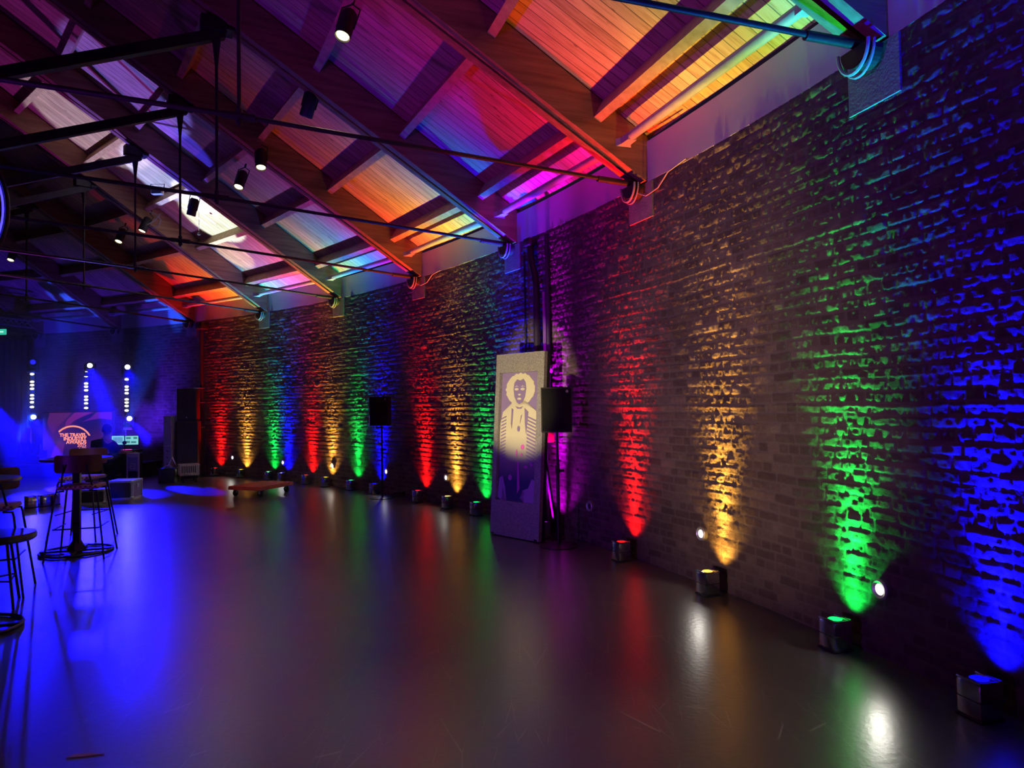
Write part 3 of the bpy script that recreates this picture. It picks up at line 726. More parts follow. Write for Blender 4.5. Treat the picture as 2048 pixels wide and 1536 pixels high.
# ================================================================== FLIGHT CASES
def flight_case(name, lab, loc, rz, s, body='caselam', side='caselight', grp=None):
    r = thing(name, lab, 'flight case', loc, rz, grp); x, y, z = s
    obj('body', bx((0, 0, z/2), (x-.012, y-.012, z-.012)), side, r)
    obj('front_panel', bx((0, -y/2-.001, z/2), (x-.07, .012, z-.07)), body, r)
    bm = bmesh.new()
    for a in (-1, 1):
        for b in (-1, 1):
            box(bm, Vector((a*(x/2-.012), b*(y/2-.012), z/2)), (.03, .03, z)); box(bm, Vector((0, b*(y/2-.012), z/2+a*(z/2-.012))), (x, .03, .03)); box(bm, Vector((a*(x/2-.012), 0, z/2+b*(z/2-.012))), (.03, y, .03))
    obj('edging', bm, 'alu', r)
    for a in (-1, 1):
        for b in (-1, 1):
            for c in (0, 1): obj('corner', bx((a*(x/2-.02), b*(y/2-.02), c*z+(.5-c)*.05), (.058, .058, .055), .012), 'steel', r, True)
    bm = bmesh.new(); box(bm, Vector((x/2+.004, 0, z*.68)), (.01, .09, .07), .004); obj('latch', bm, 'steel', r)
    return r
F1 = fl(263, 999); F0 = fl(231, 996); F2 = fl(275, 989.5)
flight_case('flight_case', 'open silver-edged flight case on the floor right of the bar table', Vector((-7.08, 12.74, 0)), math.radians(8), (.42, .45, .33))
q = fl(164, 1013); flight_case('flight_case', 'low flight case seen through the legs of the bar table', q+Vector((0, .35, 0)), math.radians(14), (.40, .22, .25))
# small uplighters left on the floor near the stage
for px, py, lab in ((61, 1016, 'spare uplighter standing on the floor, leftmost near the bar stools'), (88, 1013, 'spare uplighter standing on the floor, middle one left of the bar table'), (107, 1010, 'spare uplighter standing on the floor, closest to the bar table')):
    dup(made['blue'], loc=fl(px, py), rz=.4+px*.01, label=lab, group='spare uplighters on the floor')

# ================================================================== BAR TABLE AND STOOLS
def bar_table(lab, loc, h=1.08, r_=.36):
    r = thing('bar_table', lab, 'table', loc, .3, 'high round bar tables')
    obj('tabletop', lt([(0, h-.028), (r_-.01, h-.028), (r_, h-.02), (r_, h-.006), (r_-.006, h), (0, h)], 48), 'tabletop', r, True)
    bm = bmesh.new(); box(bm, Vector((0, 0, h/2)), (.075, .075, h-.05), .006); box(bm, Vector((0, 0, h-.035)), (.3, .3, .012)); obj('pole', bm, 'black_metal', r)
    bm = bmesh.new(); n = 40; ri = .36
    tube(bm, [(ri*math.cos(2*PI*k/n), ri*math.sin(2*PI*k/n), .014) for k in range(n+1)], .013, 8)
    for a in (0, PI/2): 
        beam(bm, (-.36*math.cos(a), -.36*math.sin(a), .022), (.36*math.cos(a), .36*math.sin(a), .022), .07, .022)
    tube(bm, [(0, 0, .02), (0, 0, .14)], .06, 4, rs=[.11, .04]); obj('base', bm, 'black_metal', r)
    return r
def woven():
    m = pbsdf('woven_fabric', (.3, .1, .1), .8); N = NT(m); tc = N.n('ShaderNodeTexCoord')
    ck = N.n('ShaderNodeTexChecker', Scale=42.); N.l(tc.outputs['Object'], ck.inputs['Vector'])
    ck.inputs[1].default_value = (.30, .08, .10, 1); ck.inputs[2].default_value = (.55, .42, .42, 1); N.l(ck.outputs[0], N.b.inputs['Base Color']); return m
MT['woven'] = woven()
def bar_stool(lab, loc, rz, back=True):
    r = thing('bar_stool', lab, 'bar stool', loc, rz, 'bar stools on thin metal legs')
    bm = bmesh.new(); box(bm, Vector((0, 0, .765)), (.40, .38, .045), .02); obj('seat', bm, 'woven' if back else 'leather', r, True)
    F = .19; G = .285
    for sx in (-1, 1):
        for sy in (-1, 1):
            obj('leg', tb([(sx*.12, sy*F*.95, .735), (sx*F, sy*F, .73), (sx*(F+.01), sy*(F+.005), .69), (sx*G, sy*G, 0)], .010, 8), 'black_metal', r, True)
    bm = bmesh.new(); q = .215
    for a, b in (((-q, -q), (q, -q)), ((q, -q), (q, q)), ((-q, q), (-q, -q))): tube(bm, [(*a, .33), (*b, .33)], .008, 8)
    obj('footrest', bm, 'black_metal', r, True)
    if back:
        bm = bmesh.new(); n = 14; A = []
        for k in range(n+1):
            a = -1.05+2.1*k/n; rows = []
            for rr in (.250, .267):
                for z in (.93, .95, 1.10, 1.12):
                    e = .97 if z in (.93, 1.12) else 1
                    rows.append(bm.verts.new((rr*math.sin(a)*e, -.02-rr*math.cos(a)*.82, z-(.012 if k in (0, n) else 0)*(1 if z > 1 else -1))))
            A.append(rows)
        order = [0, 1, 2, 3, 7, 6, 5, 4]
        for p, q2 in zip(A, A[1:]):
            for k in range(8): bm.faces.new((p[order[k]], q2[order[k]], q2[order[(k+1) % 8]], p[order[(k+1) % 8]]))
        bm.faces.new([A[0][k] for k in order]); bm.faces.new([A[-1][k] for k in order])
        obj('backrest', bm, 'leather', r, True)
        for s in (-1, 1): obj('back_rod', tb([(s*.15, -.10, .745), (s*.145, -.19, .80), (s*.11, -.245, 1.02)], .009, 8), 'black_metal', r, True)
    return r
tp = fl(148, 1106); 
bar_table('high round bar table with square pole and ring base, behind the brown stool', tp+Vector((0, .05, 0)), at(148, 916, tp.y).z)
fs = bar_stool('bar stool with curved brown backrest and woven seat, in front of the high table', fl(161, 1112)+Vector((0, .02, 0)), .3)
bar_stool('bar stool with woven seat on the far side of the high table, facing it', Vector((at(166, 910, 8.75).x, 8.75, 0)), PI+.1)
bar_stool('bar stool with dark curved backrest cut by the left edge of the photo', Vector((-4.60, 6.15, 0)), .45)
ls = thing('low_stool', 'low dark round stool with thin legs, lowest at the left edge of the photo', 'stool', (-4.27, 5.80, 0))
obj('seat', lt([(0, .53), (.24, .53), (.262, .545), (.265, .575), (.255, .595), (0, .60)], 44), 'tabletop', ls, True)
for a in (PI/2, PI*7/6, PI*11/6): obj('leg', tb([(.13*math.cos(a), .13*math.sin(a), .53), (.24*math.cos(a), .24*math.sin(a), 0)], .011, 8), 'black_metal', ls, True)
obj('footrest', tb([(.19*math.cos(a), .19*math.sin(a), .22) for a in (PI/2, PI*7/6, PI*11/6, PI/2)], .007, 8), 'black_metal', ls, True)
bar_table('high round bar table cut off by the left edge, only its rim and base visible', Vector((-4.05, 5.15, 0)), 1.107, .35)

# ================================================================== STAGE
SY = 16.9
bm = bmesh.new(); P0, P1 = at(-60, 930, SY), at(296, 930, SY)
st = thing('stage', 'low stage platform with dark front under the screen', 'stage', (0, 0, 0))
obj('deck', bx(((P0.x+P1.x)/2, SY+.30, .315), (P1.x-P0.x, .8, .03)), 'caselam', st); obj('skirt', bx(((P0.x+P1.x)/2, SY+.30, .15), (P1.x-P0.x-.02, .76, .30)), 'drape', st)
obj('edge_trim', bx(((P0.x+P1.x)/2, SY-.105, .322), (P1.x-P0.x, .012, .016)), 'alu', st)
# LED screen
a, b = at(86, 826, SY+.25), at(224, 826, SY+.25); SW = b.x-a.x; SH = a.z-.335
sc = thing('led_screen', 'purple LED screen with glowing awards lettering on the stage', 'screen', (a.x, SY+.25, .335))
def screen_mat():
    m = pbsdf('screen_art', (.01, .01, .01), .3); N = NT(m); tc = N.n('ShaderNodeTexCoord'); mp = N.n('ShaderNodeMapping'); N.l(tc.outputs['Object'], mp.inputs[0])
    g = N.n('ShaderNodeTexNoise', Scale=1.3, Detail=0.); N.l(mp.outputs[0], g.inputs[0])
    c = N.ramp(g.outputs[0], [(.35, (.010, .004, .10)), (.6, (.05, .008, .16))]); N.l(c, N.b.inputs['Emission Color']); N.b.inputs['Emission Strength'].default_value = 1.; return m
MT['scrart'] = screen_mat()
obj('housing', bx((SW/2, .06, SH/2), (SW+.03, .09, SH+.03)), 'black', sc)
pn = obj('display', bx((SW/2, .008, SH/2), (SW, .016, SH)), 'scrart', sc)
def sf(x, y, z): return Vector((x*SW, z, y*SH))
def emshape(name, polys, c, s, z):
    bm = bmesh.new()
    for q in polys: poly(bm, q, z, z+.001, sf)
    return obj(name, bm, emit(name, c, s), pn)
emshape('swirl_print', [[(.10, 1), (.42, 1), (.30, .90), (.22, .76), (.17, .60), (.13, .60), (.06, .80)]], (.09, .010, .17), 1., -.003)
emshape('swirl_print', [[(.46, 1), (.74, 1), (.60, .93), (.46, .84), (.36, .72), (.30, .60), (.34, .84)]], (.16, .012, .22), 1., -.003)
emshape('swirl_print', [[(.10, .02), (.26, .02), (.32, .40), (.24, .42), (.16, .30)]], (.10, .012, .16), 1., -.003)
emshape('swirl_print', [[(.78, 1), (1, 1), (1, .84), (.84, .87), (.66, .84), (.56, .80), (.70, .90)]], (.10, .008, .24), 1., -.003)
acr = [(.431+.29*math.cos(t_), .363+.377*math.sin(t_)) for t_ in [math.radians(d) for d in range(27, 138, 4)]]
aci = [(.431+.266*math.cos(t_), .363+.346*math.sin(t_)) for t_ in [math.radians(d) for d in range(137, 26, -4)]]
emshape('arc_logo', [acr+aci], (1, .30, .18), 1.3, -.006)
tm = emit('lettering', (1, .28, .22), 1.5)
for s, sz, y, bo in (('THE TRAVEL', .118, .517, .0035), ('INDUSTRY', .118, .443, .0035), ('AWARDS', .118, .375, .0035), ('2025', .112, .309, .0), ('by TTG', .055, .262, .001)):
    me = text_mesh(s, sz, bo); me.materials.append(tm); o = bpy.data.objects.new('lettering', me); COL.objects.link(o); o.parent = pn
    o.rotation_euler = (PI/2, 0, 0); o.location = (SW*.63, -.005, SH*y)
# light towers: slim stand, a bar of blinder lamps and a moving head on top
def lamp_bar(lab, px, top, bot, Y, lamps, head, foot):
    A, B = at(px, top, Y), at(px, bot, Y); hh = A.z-B.z
    r = thing('light_bar', lab, 'stage light', (A.x, Y, 0), 0, 'upright bars of blinder lamps')
    obj('back_bar', bx((0, .04, (A.z+B.z)/2), (.11, .06, hh+.1), .01), 'black', r)
    obj('stand', tb([(-.05, .05, foot), (-.05, .05, B.z)], .022, 10), 'black_metal', r, True)
    for f in lamps:
        z = A.z-hh*f; c = obj('lamp', lt([(0, -.0), (.042, .0), (.046, .02), (.042, .05)], 18, Matrix.Translation((0, -.01, z)) @ Matrix.Rotation(-PI/2, 4, 'X') @ Matrix.Diagonal((1, .52, 1, 1))), 'blinder', r, True)
    return r, A, B
def head(lab, px, py, Y, mat, aimat, s=1., grp='moving head lights', stem=None):
    P = at(px, py, Y); d = (Vector(aimat)-P).normalized(); q = d.to_track_quat('Z', 'Y').to_matrix().to_4x4()
    r = thing('moving_head', lab, 'moving light', P, 0, grp)
    obj('head', lt([(0, -.2), (.07, -.2), (.10, -.12), (.105, .02), (.095, .03)], 20, q), 'black', r, True)
    obj('glass', lt([(0, .035), (.05, .032), (.088*s, .022)], 20, q), mat, r, True)
    bm = bmesh.new(); s_ = Vector((1, 0, 0)); box(bm, Vector((-.12, 0, -.06)), (.025, .08, .22), .01); box(bm, Vector((.12, 0, -.06)), (.025, .08, .22), .01); box(bm, Vector((0, 0, -.18)), (.27, .10, .04), .01)
    obj('yoke', bm, 'black', r, True); obj('base', bx((0, 0, -.235), (.22, .18, .075), .015), 'black', r, True)
    return P
L9 = [0, .10, .31, .40, .50, .68, .77, .87, 1.0]
lamp_bar('upright bar of warm white lamps on the left stand', 64, 741, 814, 17.3, L9, 0, .33)
lamp_bar('upright bar of warm white lamps above the screen, middle one', 172, 745, 816, 17.3, L9, 0, .33)
lamp_bar('upright bar of warm white lamps behind the seated operator, right one', 253, 752, 821, 17.3, L9, 0, .33)
Ph1 = head('moving head with dim blue lens on top of the left lamp bar', 66, 724, 17.3, 'bluedisc', (-4, 4, 0))
Ph2 = head('moving head with white lens on top of the middle lamp bar', 180, 731, 17.3, 'disc', (-4, 4, 1.2))
Ph3 = head('moving head with white lens on top of the right lamp bar', 255, 734, 17.3, 'disc', (-3, 4, 1.2))
Ph4 = head('moving head with white lens beneath the left lamp bar', 67, 834, 17.1, 'disc', (-4, 4, 1.))
Ph5 = head('moving head with white lens beneath the right lamp bar', 259, 837, 17.1, 'disc', (-3, 4, 1.))
Pf1 = head('small white floor light at the far left of the stage', 30, 893, 16.7, 'disc', at(100, 700, 17.6), .6, 'floor lights on the stage')
Pf2 = head('small white floor light right of its twin on the stage', 70, 892, 16.7, 'disc', at(120, 760, 17.2), .6, 'floor lights on the stage')
pb = at(62, 918, 17.0); tag(obj('riser_box', bx((pb.x, 17.0, (pb.z+.33)/2+.1), (.6, .3, max(.2, pb.z-.33+.2)), .01), 'black'), 'black equipment box under the two small floor lights', 'box')
# drape, lighting truss and exit sign at the far left
bm = bmesh.new(); A = []; D0, D1 = at(-90, 700, 18.35), at(52, 700, 18.05)
for k in range(60):
    f = k/59; P = D0.lerp(D1, f); o_ = .06*math.sin(k*1.3); A.append([bm.verts.new((P.x, P.y+o_, .0)), bm.verts.new((P.x, P.y+o_*.6, 3.45))])
for p, q in zip(A, A[1:]): bm.faces.new((p[0], q[0], q[1], p[1]))
bmesh.ops.solidify(bm, geom=bm.faces[:], thickness=.02)
tag(obj('drape', bm, 'drape', None, True), 'tall black drape hanging behind the left side of the stage', 'drape')
tg = thing('lighting_truss', 'lattice lighting truss above the black drape at the left edge', 'truss', (0, 0, 0)); bm = bmesh.new()
T0, T1 = at(-60, 640, 17.9), at(56, 655, 17.9); q = [Vector((0, 0, 0)), Vector((0, .2, 0)), Vector((0, .1, .18))]
for o_ in q: tube(bm, [T0+o_, T1+o_], .018, 8)
obj('chord', bm, 'alu', tg, True); bm = bmesh.new(); n = 10
for k in range(n):
    a = T0.lerp(T1, k/n); b = T0.lerp(T1, (k+1)/n)
    for i_, j_ in ((0, 2), (2, 1), (1, 0)): tube(bm, [a+q[i_], b+q[j_]], .008, 6)
obj('lacing', bm, 'alu', tg, True)
E0 = at(-8, 664, 16.0); es = thing('exit_sign', 'green lit exit sign at the left edge under the truss', 'sign', E0)
obj('panel', bx((0, 0, 0), (.46, .05, .13), .01), 'green_sign', es); obj('arrow', bx((.15, -.027, .0), (.08, .004, .035)), 'sign_mark', es); obj('running_figure', bx((.02, -.027, 0), (.05, .004, .08), .01), 'sign_mark', es)
obj('hanging_bar', bx((0, 0, .12), (.02, .02, .14)), 'black_metal', es)

# desk with console, seated operator, case lid
DY = 16.1
d0, d1 = at(200, 957, DY), at(258, 957, DY)
dz = at(240, 907, DY).z
dk = thing('control_desk', 'black draped control desk in front of the stage', 'desk', ((d0.x+d1.x)/2, DY, 0))
DW = d1.x-d0.x
obj('top', bx((0, .25, dz-.015), (DW, .55, .03), .004), 'black', dk); obj('skirt', bx((0, .25, (dz-.03)/2), (DW-.03, .5, dz-.03)), 'cloth', dk)
cs = thing('lighting_console', 'lighting console with two glowing cyan screens on the control desk', 'console', (at(250, 900, DY+.3).x, DY+.32, dz))
obj('body', bx((0, .0, .035), (.62, .36, .07), .01), 'black', cs, True)
for k, (x0, x1) in enumerate(((223, 247.5), (250, 276))):
    a, b = at(x0, 872, DY+.32), at(x1, 889, DY+.32); cx_ = (a.x+b.x)/2-cs.location.x; cz = (a.z+b.z)/2-dz; ww = b.x-a.x; hh = a.z-b.z
    m = obj('monitor', bx((cx_, .03, cz), (ww+.02, .03, hh+.02), .005), 'black', cs)
    s = obj('screen', bx((cx_, .012, cz), (ww, .006, hh)), 'scr', m)
    bm = bmesh.new()
    if k == 0:
        for j in range(7): box(bm, Vector((cx_-ww*.32+j*ww*.11, .007, cz)), (ww*.07, .002, hh*.7))
    else:
        for j, (fx, fz, fw, fh) in enumerate(((-.25, .25, .35, .22), (.28, .25, .28, .22), (-.28, -.2, .3, .25), (.15, -.22, .4, .2))): box(bm, Vector((cx_+fx*ww, .007, cz+fz*hh)), (fw*ww, .002, fh*hh))
    obj('screen_window', bm, 'scr2', m)
bm = bmesh.new()
for j in range(7): box(bm, Vector((.02+j*.03, -.12, .076)), (.018, .03, .012), .003)
obj('key', bm, 'scr3', cs)
pk = thing('lamp_shade', 'small round dark desk lamp in front of the console screens', 'lamp', (at(249, 886, DY).x, DY, dz)); zz = at(249, 886, DY).z-dz
obj('shade', lt([(0, zz+.05), (.03, zz+.045), (.05, zz), (.03, zz-.03), (0, zz-.035)], 18), 'black', pk, True); obj('stem', tb([(0, 0, 0), (0, 0, zz-.02)], .008, 8), 'black_metal', pk, True)
a, b = at(257, 906, 15.95), at(283, 906, 15.95); cw = b.x-a.x
lid = thing('upright_case', 'upright white-rimmed case end with lavender sheet and logo, right of the desk', 'case', ((a.x+b.x)/2, 15.95, 0), -.12); lh = a.z
obj('panel', bx((0, 0, lh/2), (cw, .14, lh), .02), 'caselam', lid, True); obj('lavender_sheet', bx((0, -.075, lh*.60), (cw*.86, .012, lh*.52)), 'lav', lid)
bm = bmesh.new()
for s in (-1, 1): box(bm, Vector((s*(cw/2-.012), -.07, lh/2)), (.028, .03, lh))
box(bm, Vector((0, -.07, lh-.05)), (cw, .035, .10), .012); box(bm, Vector((0, -.07, .02)), (cw, .03, .03)); obj('rim', bm, 'white', lid)
bm = bmesh.new(); L = .055; zc = lh*.52
for c, s in (((0, 0, L), (.11, .006, .022)), ((0, 0, -L), (.11, .006, .022)), ((L, 0, 0), (.022, .006, .13)), ((-L, 0, -.02), (.022, .006, .08)), ((-.01, 0, 0), (.07, .006, .018))): box(bm, Vector((c[0], -.086, zc+c[2])), s)
obj('logo', bm, 'white', lid)

# seated operator, back to the camera, leaning to the right over the desk
PX = at(207, 890, DY-.35); py_ = DY-.40
pr = thing('person', 'person in dark clothes seated at the control desk, seen from behind, reaching to the right', 'person', (PX.x, py_, 0))
def skin_obj(name, pts, edges, rad, mat, par, lv=2, root=0):
    me = bpy.data.meshes.new(name); me.from_pydata([Vector(p) for p in pts], edges, []); me.materials.append(MT[mat])
    o = bpy.data.objects.new(name, me); COL.objects.link(o); o.parent = par
    m = o.modifiers.new('skin', 'SKIN'); m.use_smooth_shade = True
    for v_, r in zip(me.skin_vertices[0].data, rad): v_.radius = r if isinstance(r, tuple) else (r, r); v_.use_root = False
    me.skin_vertices[0].data[root].use_root = True
    s = o.modifiers.new('sub', 'SUBSURF'); s.levels = s.render_levels = lv
    return o
hz = at(210, 862, py_).z
hx = at(210, 862, py_).x-PX.x
SZ = hz-.25                                            # shoulder height
HP = [(0, 0, .52), (.0, .0, .70), (.01, .03, SZ-.18), (hx*.5, .05, SZ), (hx*.9, .07, SZ+.10), (hx, .09, hz-.06), (hx, .10, hz+.03), (hx, .08, hz+.10),      # 0-7 pelvis..crown
      (-.19, .04, SZ-.03), (-.26, .12, SZ-.24), (-.14, .36, SZ-.33), (-.08, .42, SZ-.33),                                                              # left arm 8-11
      (.19, .06, SZ-.05), (.30, .16, SZ-.22), (.46, .28, SZ-.27), (.53, .31, SZ-.26),                                                                   # right arm 12-15
      (-.11, .05, .50), (-.15, .42, .50), (-.15, .40, .10), (-.15, .50, .05), (.11, .05, .50), (.15, .42, .50), (.15, .40, .10), (.15, .50, .05)]
HE = [(0, 1), (1, 2), (2, 3), (3, 4), (4, 5), (5, 6), (6, 7), (3, 8), (8, 9), (9, 10), (10, 11), (3, 12), (12, 13), (13, 14), (14, 15), (0, 16), (16, 17), (17, 18), (18, 19), (0, 20), (20, 21), (21, 22), (22, 23)]
HR = [(.17, .13), (.16, .12), (.19, .13), (.14, .10), .055, (.072, .085), (.078, .098), (.05, .065), .075, .05, .034, .026, .075, .05, .036, .028, .10, .075, .055, .04, .10, .075, .055, .04]
body = skin_obj('body', HP, HE, HR, 'skin', pr)
# clothing follows the body: shirt with short sleeves, trousers
skin_obj('shirt', HP[:4]+[HP[8], HP[9], HP[12], HP[13], (hx*.7, .06, SZ+.05)], [(0, 1), (1, 2), (2, 3), (3, 4), (4, 5), (3, 6), (6, 7), (3, 8)], [(.19, .15), (.18, .14), (.215, .15), (.175, .13), .10, .07, .10, .07, .10], 'cloth', pr)
skin_obj('trousers', [HP[0]]+[HP[k] for k in (16, 17, 18, 20, 21, 22)], [(0, 1), (1, 2), (2, 3), (0, 4), (4, 5), (5, 6)], [(.18, .14), .115, .09, .07, .115, .09, .07], 'cloth', pr)
hb = bmesh.new(); bmesh.ops.create_uvsphere(hb, u_segments=20, v_segments=14, radius=1)
for v_ in list(hb.verts):
    v_.co = Vector((v_.co.x*.098, v_.co.y*.118-.012, v_.co.z*.125)); v_.co *= 1+.05*math.sin(v_.co.x*90)*math.sin(v_.co.z*80)
for v_ in [v_ for v_ in hb.verts if v_.co.z < -.055 or (v_.co.y > .055 and v_.co.z < .05)]: hb.verts.remove(v_)
ho = obj('hair', hb, 'hair', pr, True); ho.location = (hx, .09, hz+.035)
for s in (-1, 1):
    e = obj('ear', lt([(0, 0), (.022, .004), (.03, .012), (.02, .02)], 14, Matrix.Rotation(s*PI/2, 4, 'Y')), 'skin', pr, True); e.location = (hx+s*.082, .09, hz-.01)
fb = bmesh.new()
tube(fb, [(hx, .175, hz+.02), (hx, .205, hz-.02), (hx, .19, hz-.03)], .012, 8, rs=[.009, .018, .012])
obj('nose', fb, 'skin', pr, True)
fb = bmesh.new()
for s in (-1, 1): lathe(fb, [(0, -.012), (.01, -.006), (.012, 0), (.01, .006), (0, .012)], 10, Matrix.Translation((hx+s*.032, .180, hz+.025)))
obj('eye', fb, 'white', pr, True)
obj('mouth', tb([(hx-.025, .178, hz-.055), (hx, .188, hz-.057), (hx+.025, .178, hz-.055)], .006, 8), 'leather', pr, True)
def hand(px_, dirv, up, right):
    w_ = Vector(px_); d = Vector(dirv).normalized(); s = d.cross(Vector(up)).normalized(); n_ = s.cross(d)
    pts = [w_, w_+d*.045, w_+d*.085]; ed = [(0, 1), (1, 2)]; rd = [(.026, .020), (.036, .016), (.036, .014)]
    for k, (o_, ln) in enumerate(((-.030, .062), (-.010, .074), (.010, .070), (.030, .055))):
        b0 = w_+d*.085+s*o_; i0 = len(pts); pts += [b0, b0+d*ln*.5-n_*.012, b0+d*ln*.85-n_*.035]; ed += [(2, i0), (i0, i0+1), (i0+1, i0+2)]; rd += [.010, .009, .0075]
    i0 = len(pts); sg = -1 if right else 1
    pts += [w_+d*.035+s*sg*.03, w_+d*.065+s*sg*.055-n_*.01, w_+d*.09+s*sg*.06-n_*.02]; ed += [(1, i0), (i0, i0+1), (i0+1, i0+2)]; rd += [.014, .011, .009]
    return skin_obj('hand', pts, ed, rd, 'skin', pr, 1)
hand(HP[15], (.9, .4, -.05), (0, 0, 1), True); hand(HP[11], (.5, .8, -.05), (0, 0, 1), False)
for s in (-1, 1): obj('shoe', bx((s*.15, .46, .045), (.10, .27, .09), .03), 'black', pr, True)
ch = thing('stool', 'low stool under the seated operator', 'stool', (PX.x, py_-.02, 0))
obj('seat', lt([(0, .36), (.20, .36), (.21, .40), (0, .41)], 28), 'cloth', ch, True)
for k in range(4): a = PI/4+k*PI/2; obj('leg', tb([(.12*math.cos(a), .12*math.sin(a), .36), (.19*math.cos(a), .19*math.sin(a), 0)], .013, 8), 'black_metal', ch, True)

# loudspeaker stack, crate trolley and blue box at the right of the stage
LY = 16.0
a, b = at(347, 950, LY), at(384, 950, LY); lw = b.x-a.x; tz = at(360, 777, LY).z; mz = at(360, 842, LY).z
for z0, z1, wd, lab in ((0, mz-.01, lw+.04, 'tall black sub cabinet beside the corner downpipe, lower of two'), (mz, tz, lw, 'black full-range cabinet on top of the tall sub, left flank coloured as lit')):
    r = thing('stage_loudspeaker', lab, 'loudspeaker', ((a.x+b.x)/2, LY+.3, z0), math.radians(14), 'stacked stage loudspeakers')
    obj('cabinet', bx((0, 0, (z1-z0)/2), (wd, .42, z1-z0), .012), 'black', r, True); obj('grille', bx((0, -.215, (z1-z0)/2), (wd-.05, .012, z1-z0-.06), .004), 'caselam', r)
    obj('side_tone', bx((-wd/2-.004, -.02, (z1-z0)/2), (.008, .36, z1-z0-.02)), 'white' if z0 else 'black', r)  # upper one white: light on the left face put into its colour
    bm = bmesh.new(); box(bm, Vector((-wd/2-.01, -.02, (z1-z0)*.62)), (.006, .05, .14)); obj('handle', bm, 'rubber', r)
    obj('badge', lt([(0, 0), (.018, 0), (.018, .006), (0, .006)], 14, Matrix.Translation((.0, -.226, .08)) @ Matrix.Rotation(PI/2, 4, 'X')), 'alu', r)
a, b = at(327, 832, LY-.1), at(343, 892, LY-.1)
r = thing('amplifier_rack', 'slim rack cabinet lit blue, left of the black loudspeaker stack', 'rack', ((a.x+b.x)/2-.03, LY+.1, 0)); obj('cabinet', bx((0, 0, a.z/2), (b.x-a.x, .3, a.z), .01), 'lav', r); obj('shelf_line', bx((0, -.152, b.z), (b.x-a.x, .006, .02)), 'alu', r)
bm = bmesh.new()
for z in (.35, .5, .65): box(bm, Vector((0, -.153, z)), (.03, .006, .02))
obj('vent', bm, 'black', r)
G0, G1 = fl(349, 967), fl(387, 964.5)
gu = (G1-G0).normalized(); r = thing('crate', 'open cream slatted crate with dangling plug ends, beside the blue box', 'crate', (G0+G1)/2+Vector((0, .22, 0)), math.atan2(gu.y, gu.x)); gl = (G1-G0).length; zt = at(365, 932, G0.y).z; zb = .16
bm = bmesh.new()
for k in range(10): box(bm, Vector((-gl/2+gl*(k+.5)/10, -.2, (zt+zb)/2)), (gl/22, .02, zt-zb), .003)
for k in range(6): box(bm, Vector((gl/2, -.2+.4*(k+.5)/6, (zt+zb)/2)), (.02, .03, zt-zb)); box(bm, Vector((-gl/2, -.2+.4*(k+.5)/6, (zt+zb)/2)), (.02, .03, zt-zb))
box(bm, Vector((0, -.2, zt)), (gl+.03, .035, .03)); box(bm, Vector((0, .2, zt)), (gl+.03, .03, .03)); box(bm, Vector((gl/2, 0, zt)), (.03, .42, .03)); box(bm, Vector((-gl/2, 0, zt)), (.03, .42, .03)); box(bm, Vector((0, 0, zb)), (gl, .4, .02))
obj('basket', bm, 'cream', r)
for k in range(4):
    c = obj('leg', bx((-gl/2+.06+(k % 2)*(gl-.12), -.17+(k//2)*.34, zb/2), (.03, .03, zb)), 'black_metal', r)
for k in range(6): P = Vector((-gl/2+.05+k*(gl-.1)/5, -.235, zb+.03)); obj('plug', bx(P, (.03, .04, .06), .008), 'cream', r, True)
a, b = fl(322, 966), fl(347, 967)
r = thing('storage_box', 'dark blue-lit storage box left of the cream crate', 'box', ((a.x+b.x)/2-.05, a.y+.15, 0)); bh = at(335, 937, a.y).z
obj('body', bx((0, 0, bh/2), (b.x-a.x, .36, bh), .01), 'caselam', r, True); obj('lid_rim', bx((0, 0, bh-.01), (b.x-a.x+.02, .38, .03), .005), 'black', r)
for dx, rot, lab in ((-.08, .3, 'crumpled white paper sheet lying flat on the storage box'), (.02, 1.2, 'folded white paper standing upright on the storage box')):
    bm = bmesh.new(); V = [bm.verts.new(Vector(q)) for q in ((-.1, -.06, 0), (.0, -.07, .06 if rot < 1 else .22), (.1, -.05, .01), (-.09, .07, .01), (.01, .06, .08 if rot < 1 else .24), (.1, .07, 0))]
    bm.faces.new((V[0], V[1], V[4], V[3])); bm.faces.new((V[1], V[2], V[5], V[4])); bmesh.ops.solidify(bm, geom=bm.faces[:], thickness=.003)
    o = obj('paper', bm, 'white'); o.location = ((a.x+b.x)/2+dx, a.y+.1, bh+.006); o.rotation_euler.z = rot*.3; tag(o, lab, 'paper')

# blue neon ring hanging at the left edge of the view
Pc = at(-146, 421, 6.0); rr = .66
bm = bmesh.new(); tube(bm, [Pc+Vector((rr*math.cos(2*PI*k/72), 0, rr*math.sin(2*PI*k/72))) for k in range(73)], .008, 8, caps=False)
rg = thing('ring_light', 'large hanging ring of blue neon cut by the left edge', 'ring light', (0, 0, 0)); obj('neon_tube', bm, 'ring', rg, True)
bm = bmesh.new(); tube(bm, [Pc+Vector(((rr+.025)*math.cos(2*PI*k/72), .02, (rr+.025)*math.sin(2*PI*k/72))) for k in range(73)], .02, 8, caps=False); tube(bm, [Pc+Vector((0, .02, rr)), Pc+Vector((0, .02, 3.6))], .004, 6)
obj('hoop', bm, 'black_metal', rg, True)

# cable covers and scraps of tape
bm = bmesh.new(); A0 = fl(150, 1512)
poly(bm, [(-.03, -.012), (.05, -.006), (.13, .008), (.06, .014), (-.01, .010)], .001, .003, lambda x, y, z: A0+Vector((x, y*1.5, z)))
tag(obj('tape_scrap', bm, noisy('brown_tape', (.45, .24, .08), (.5, .3, .1), 20, .6, bump=0)), 'torn scrap of brown tape on the floor at the bottom left', 'tape')

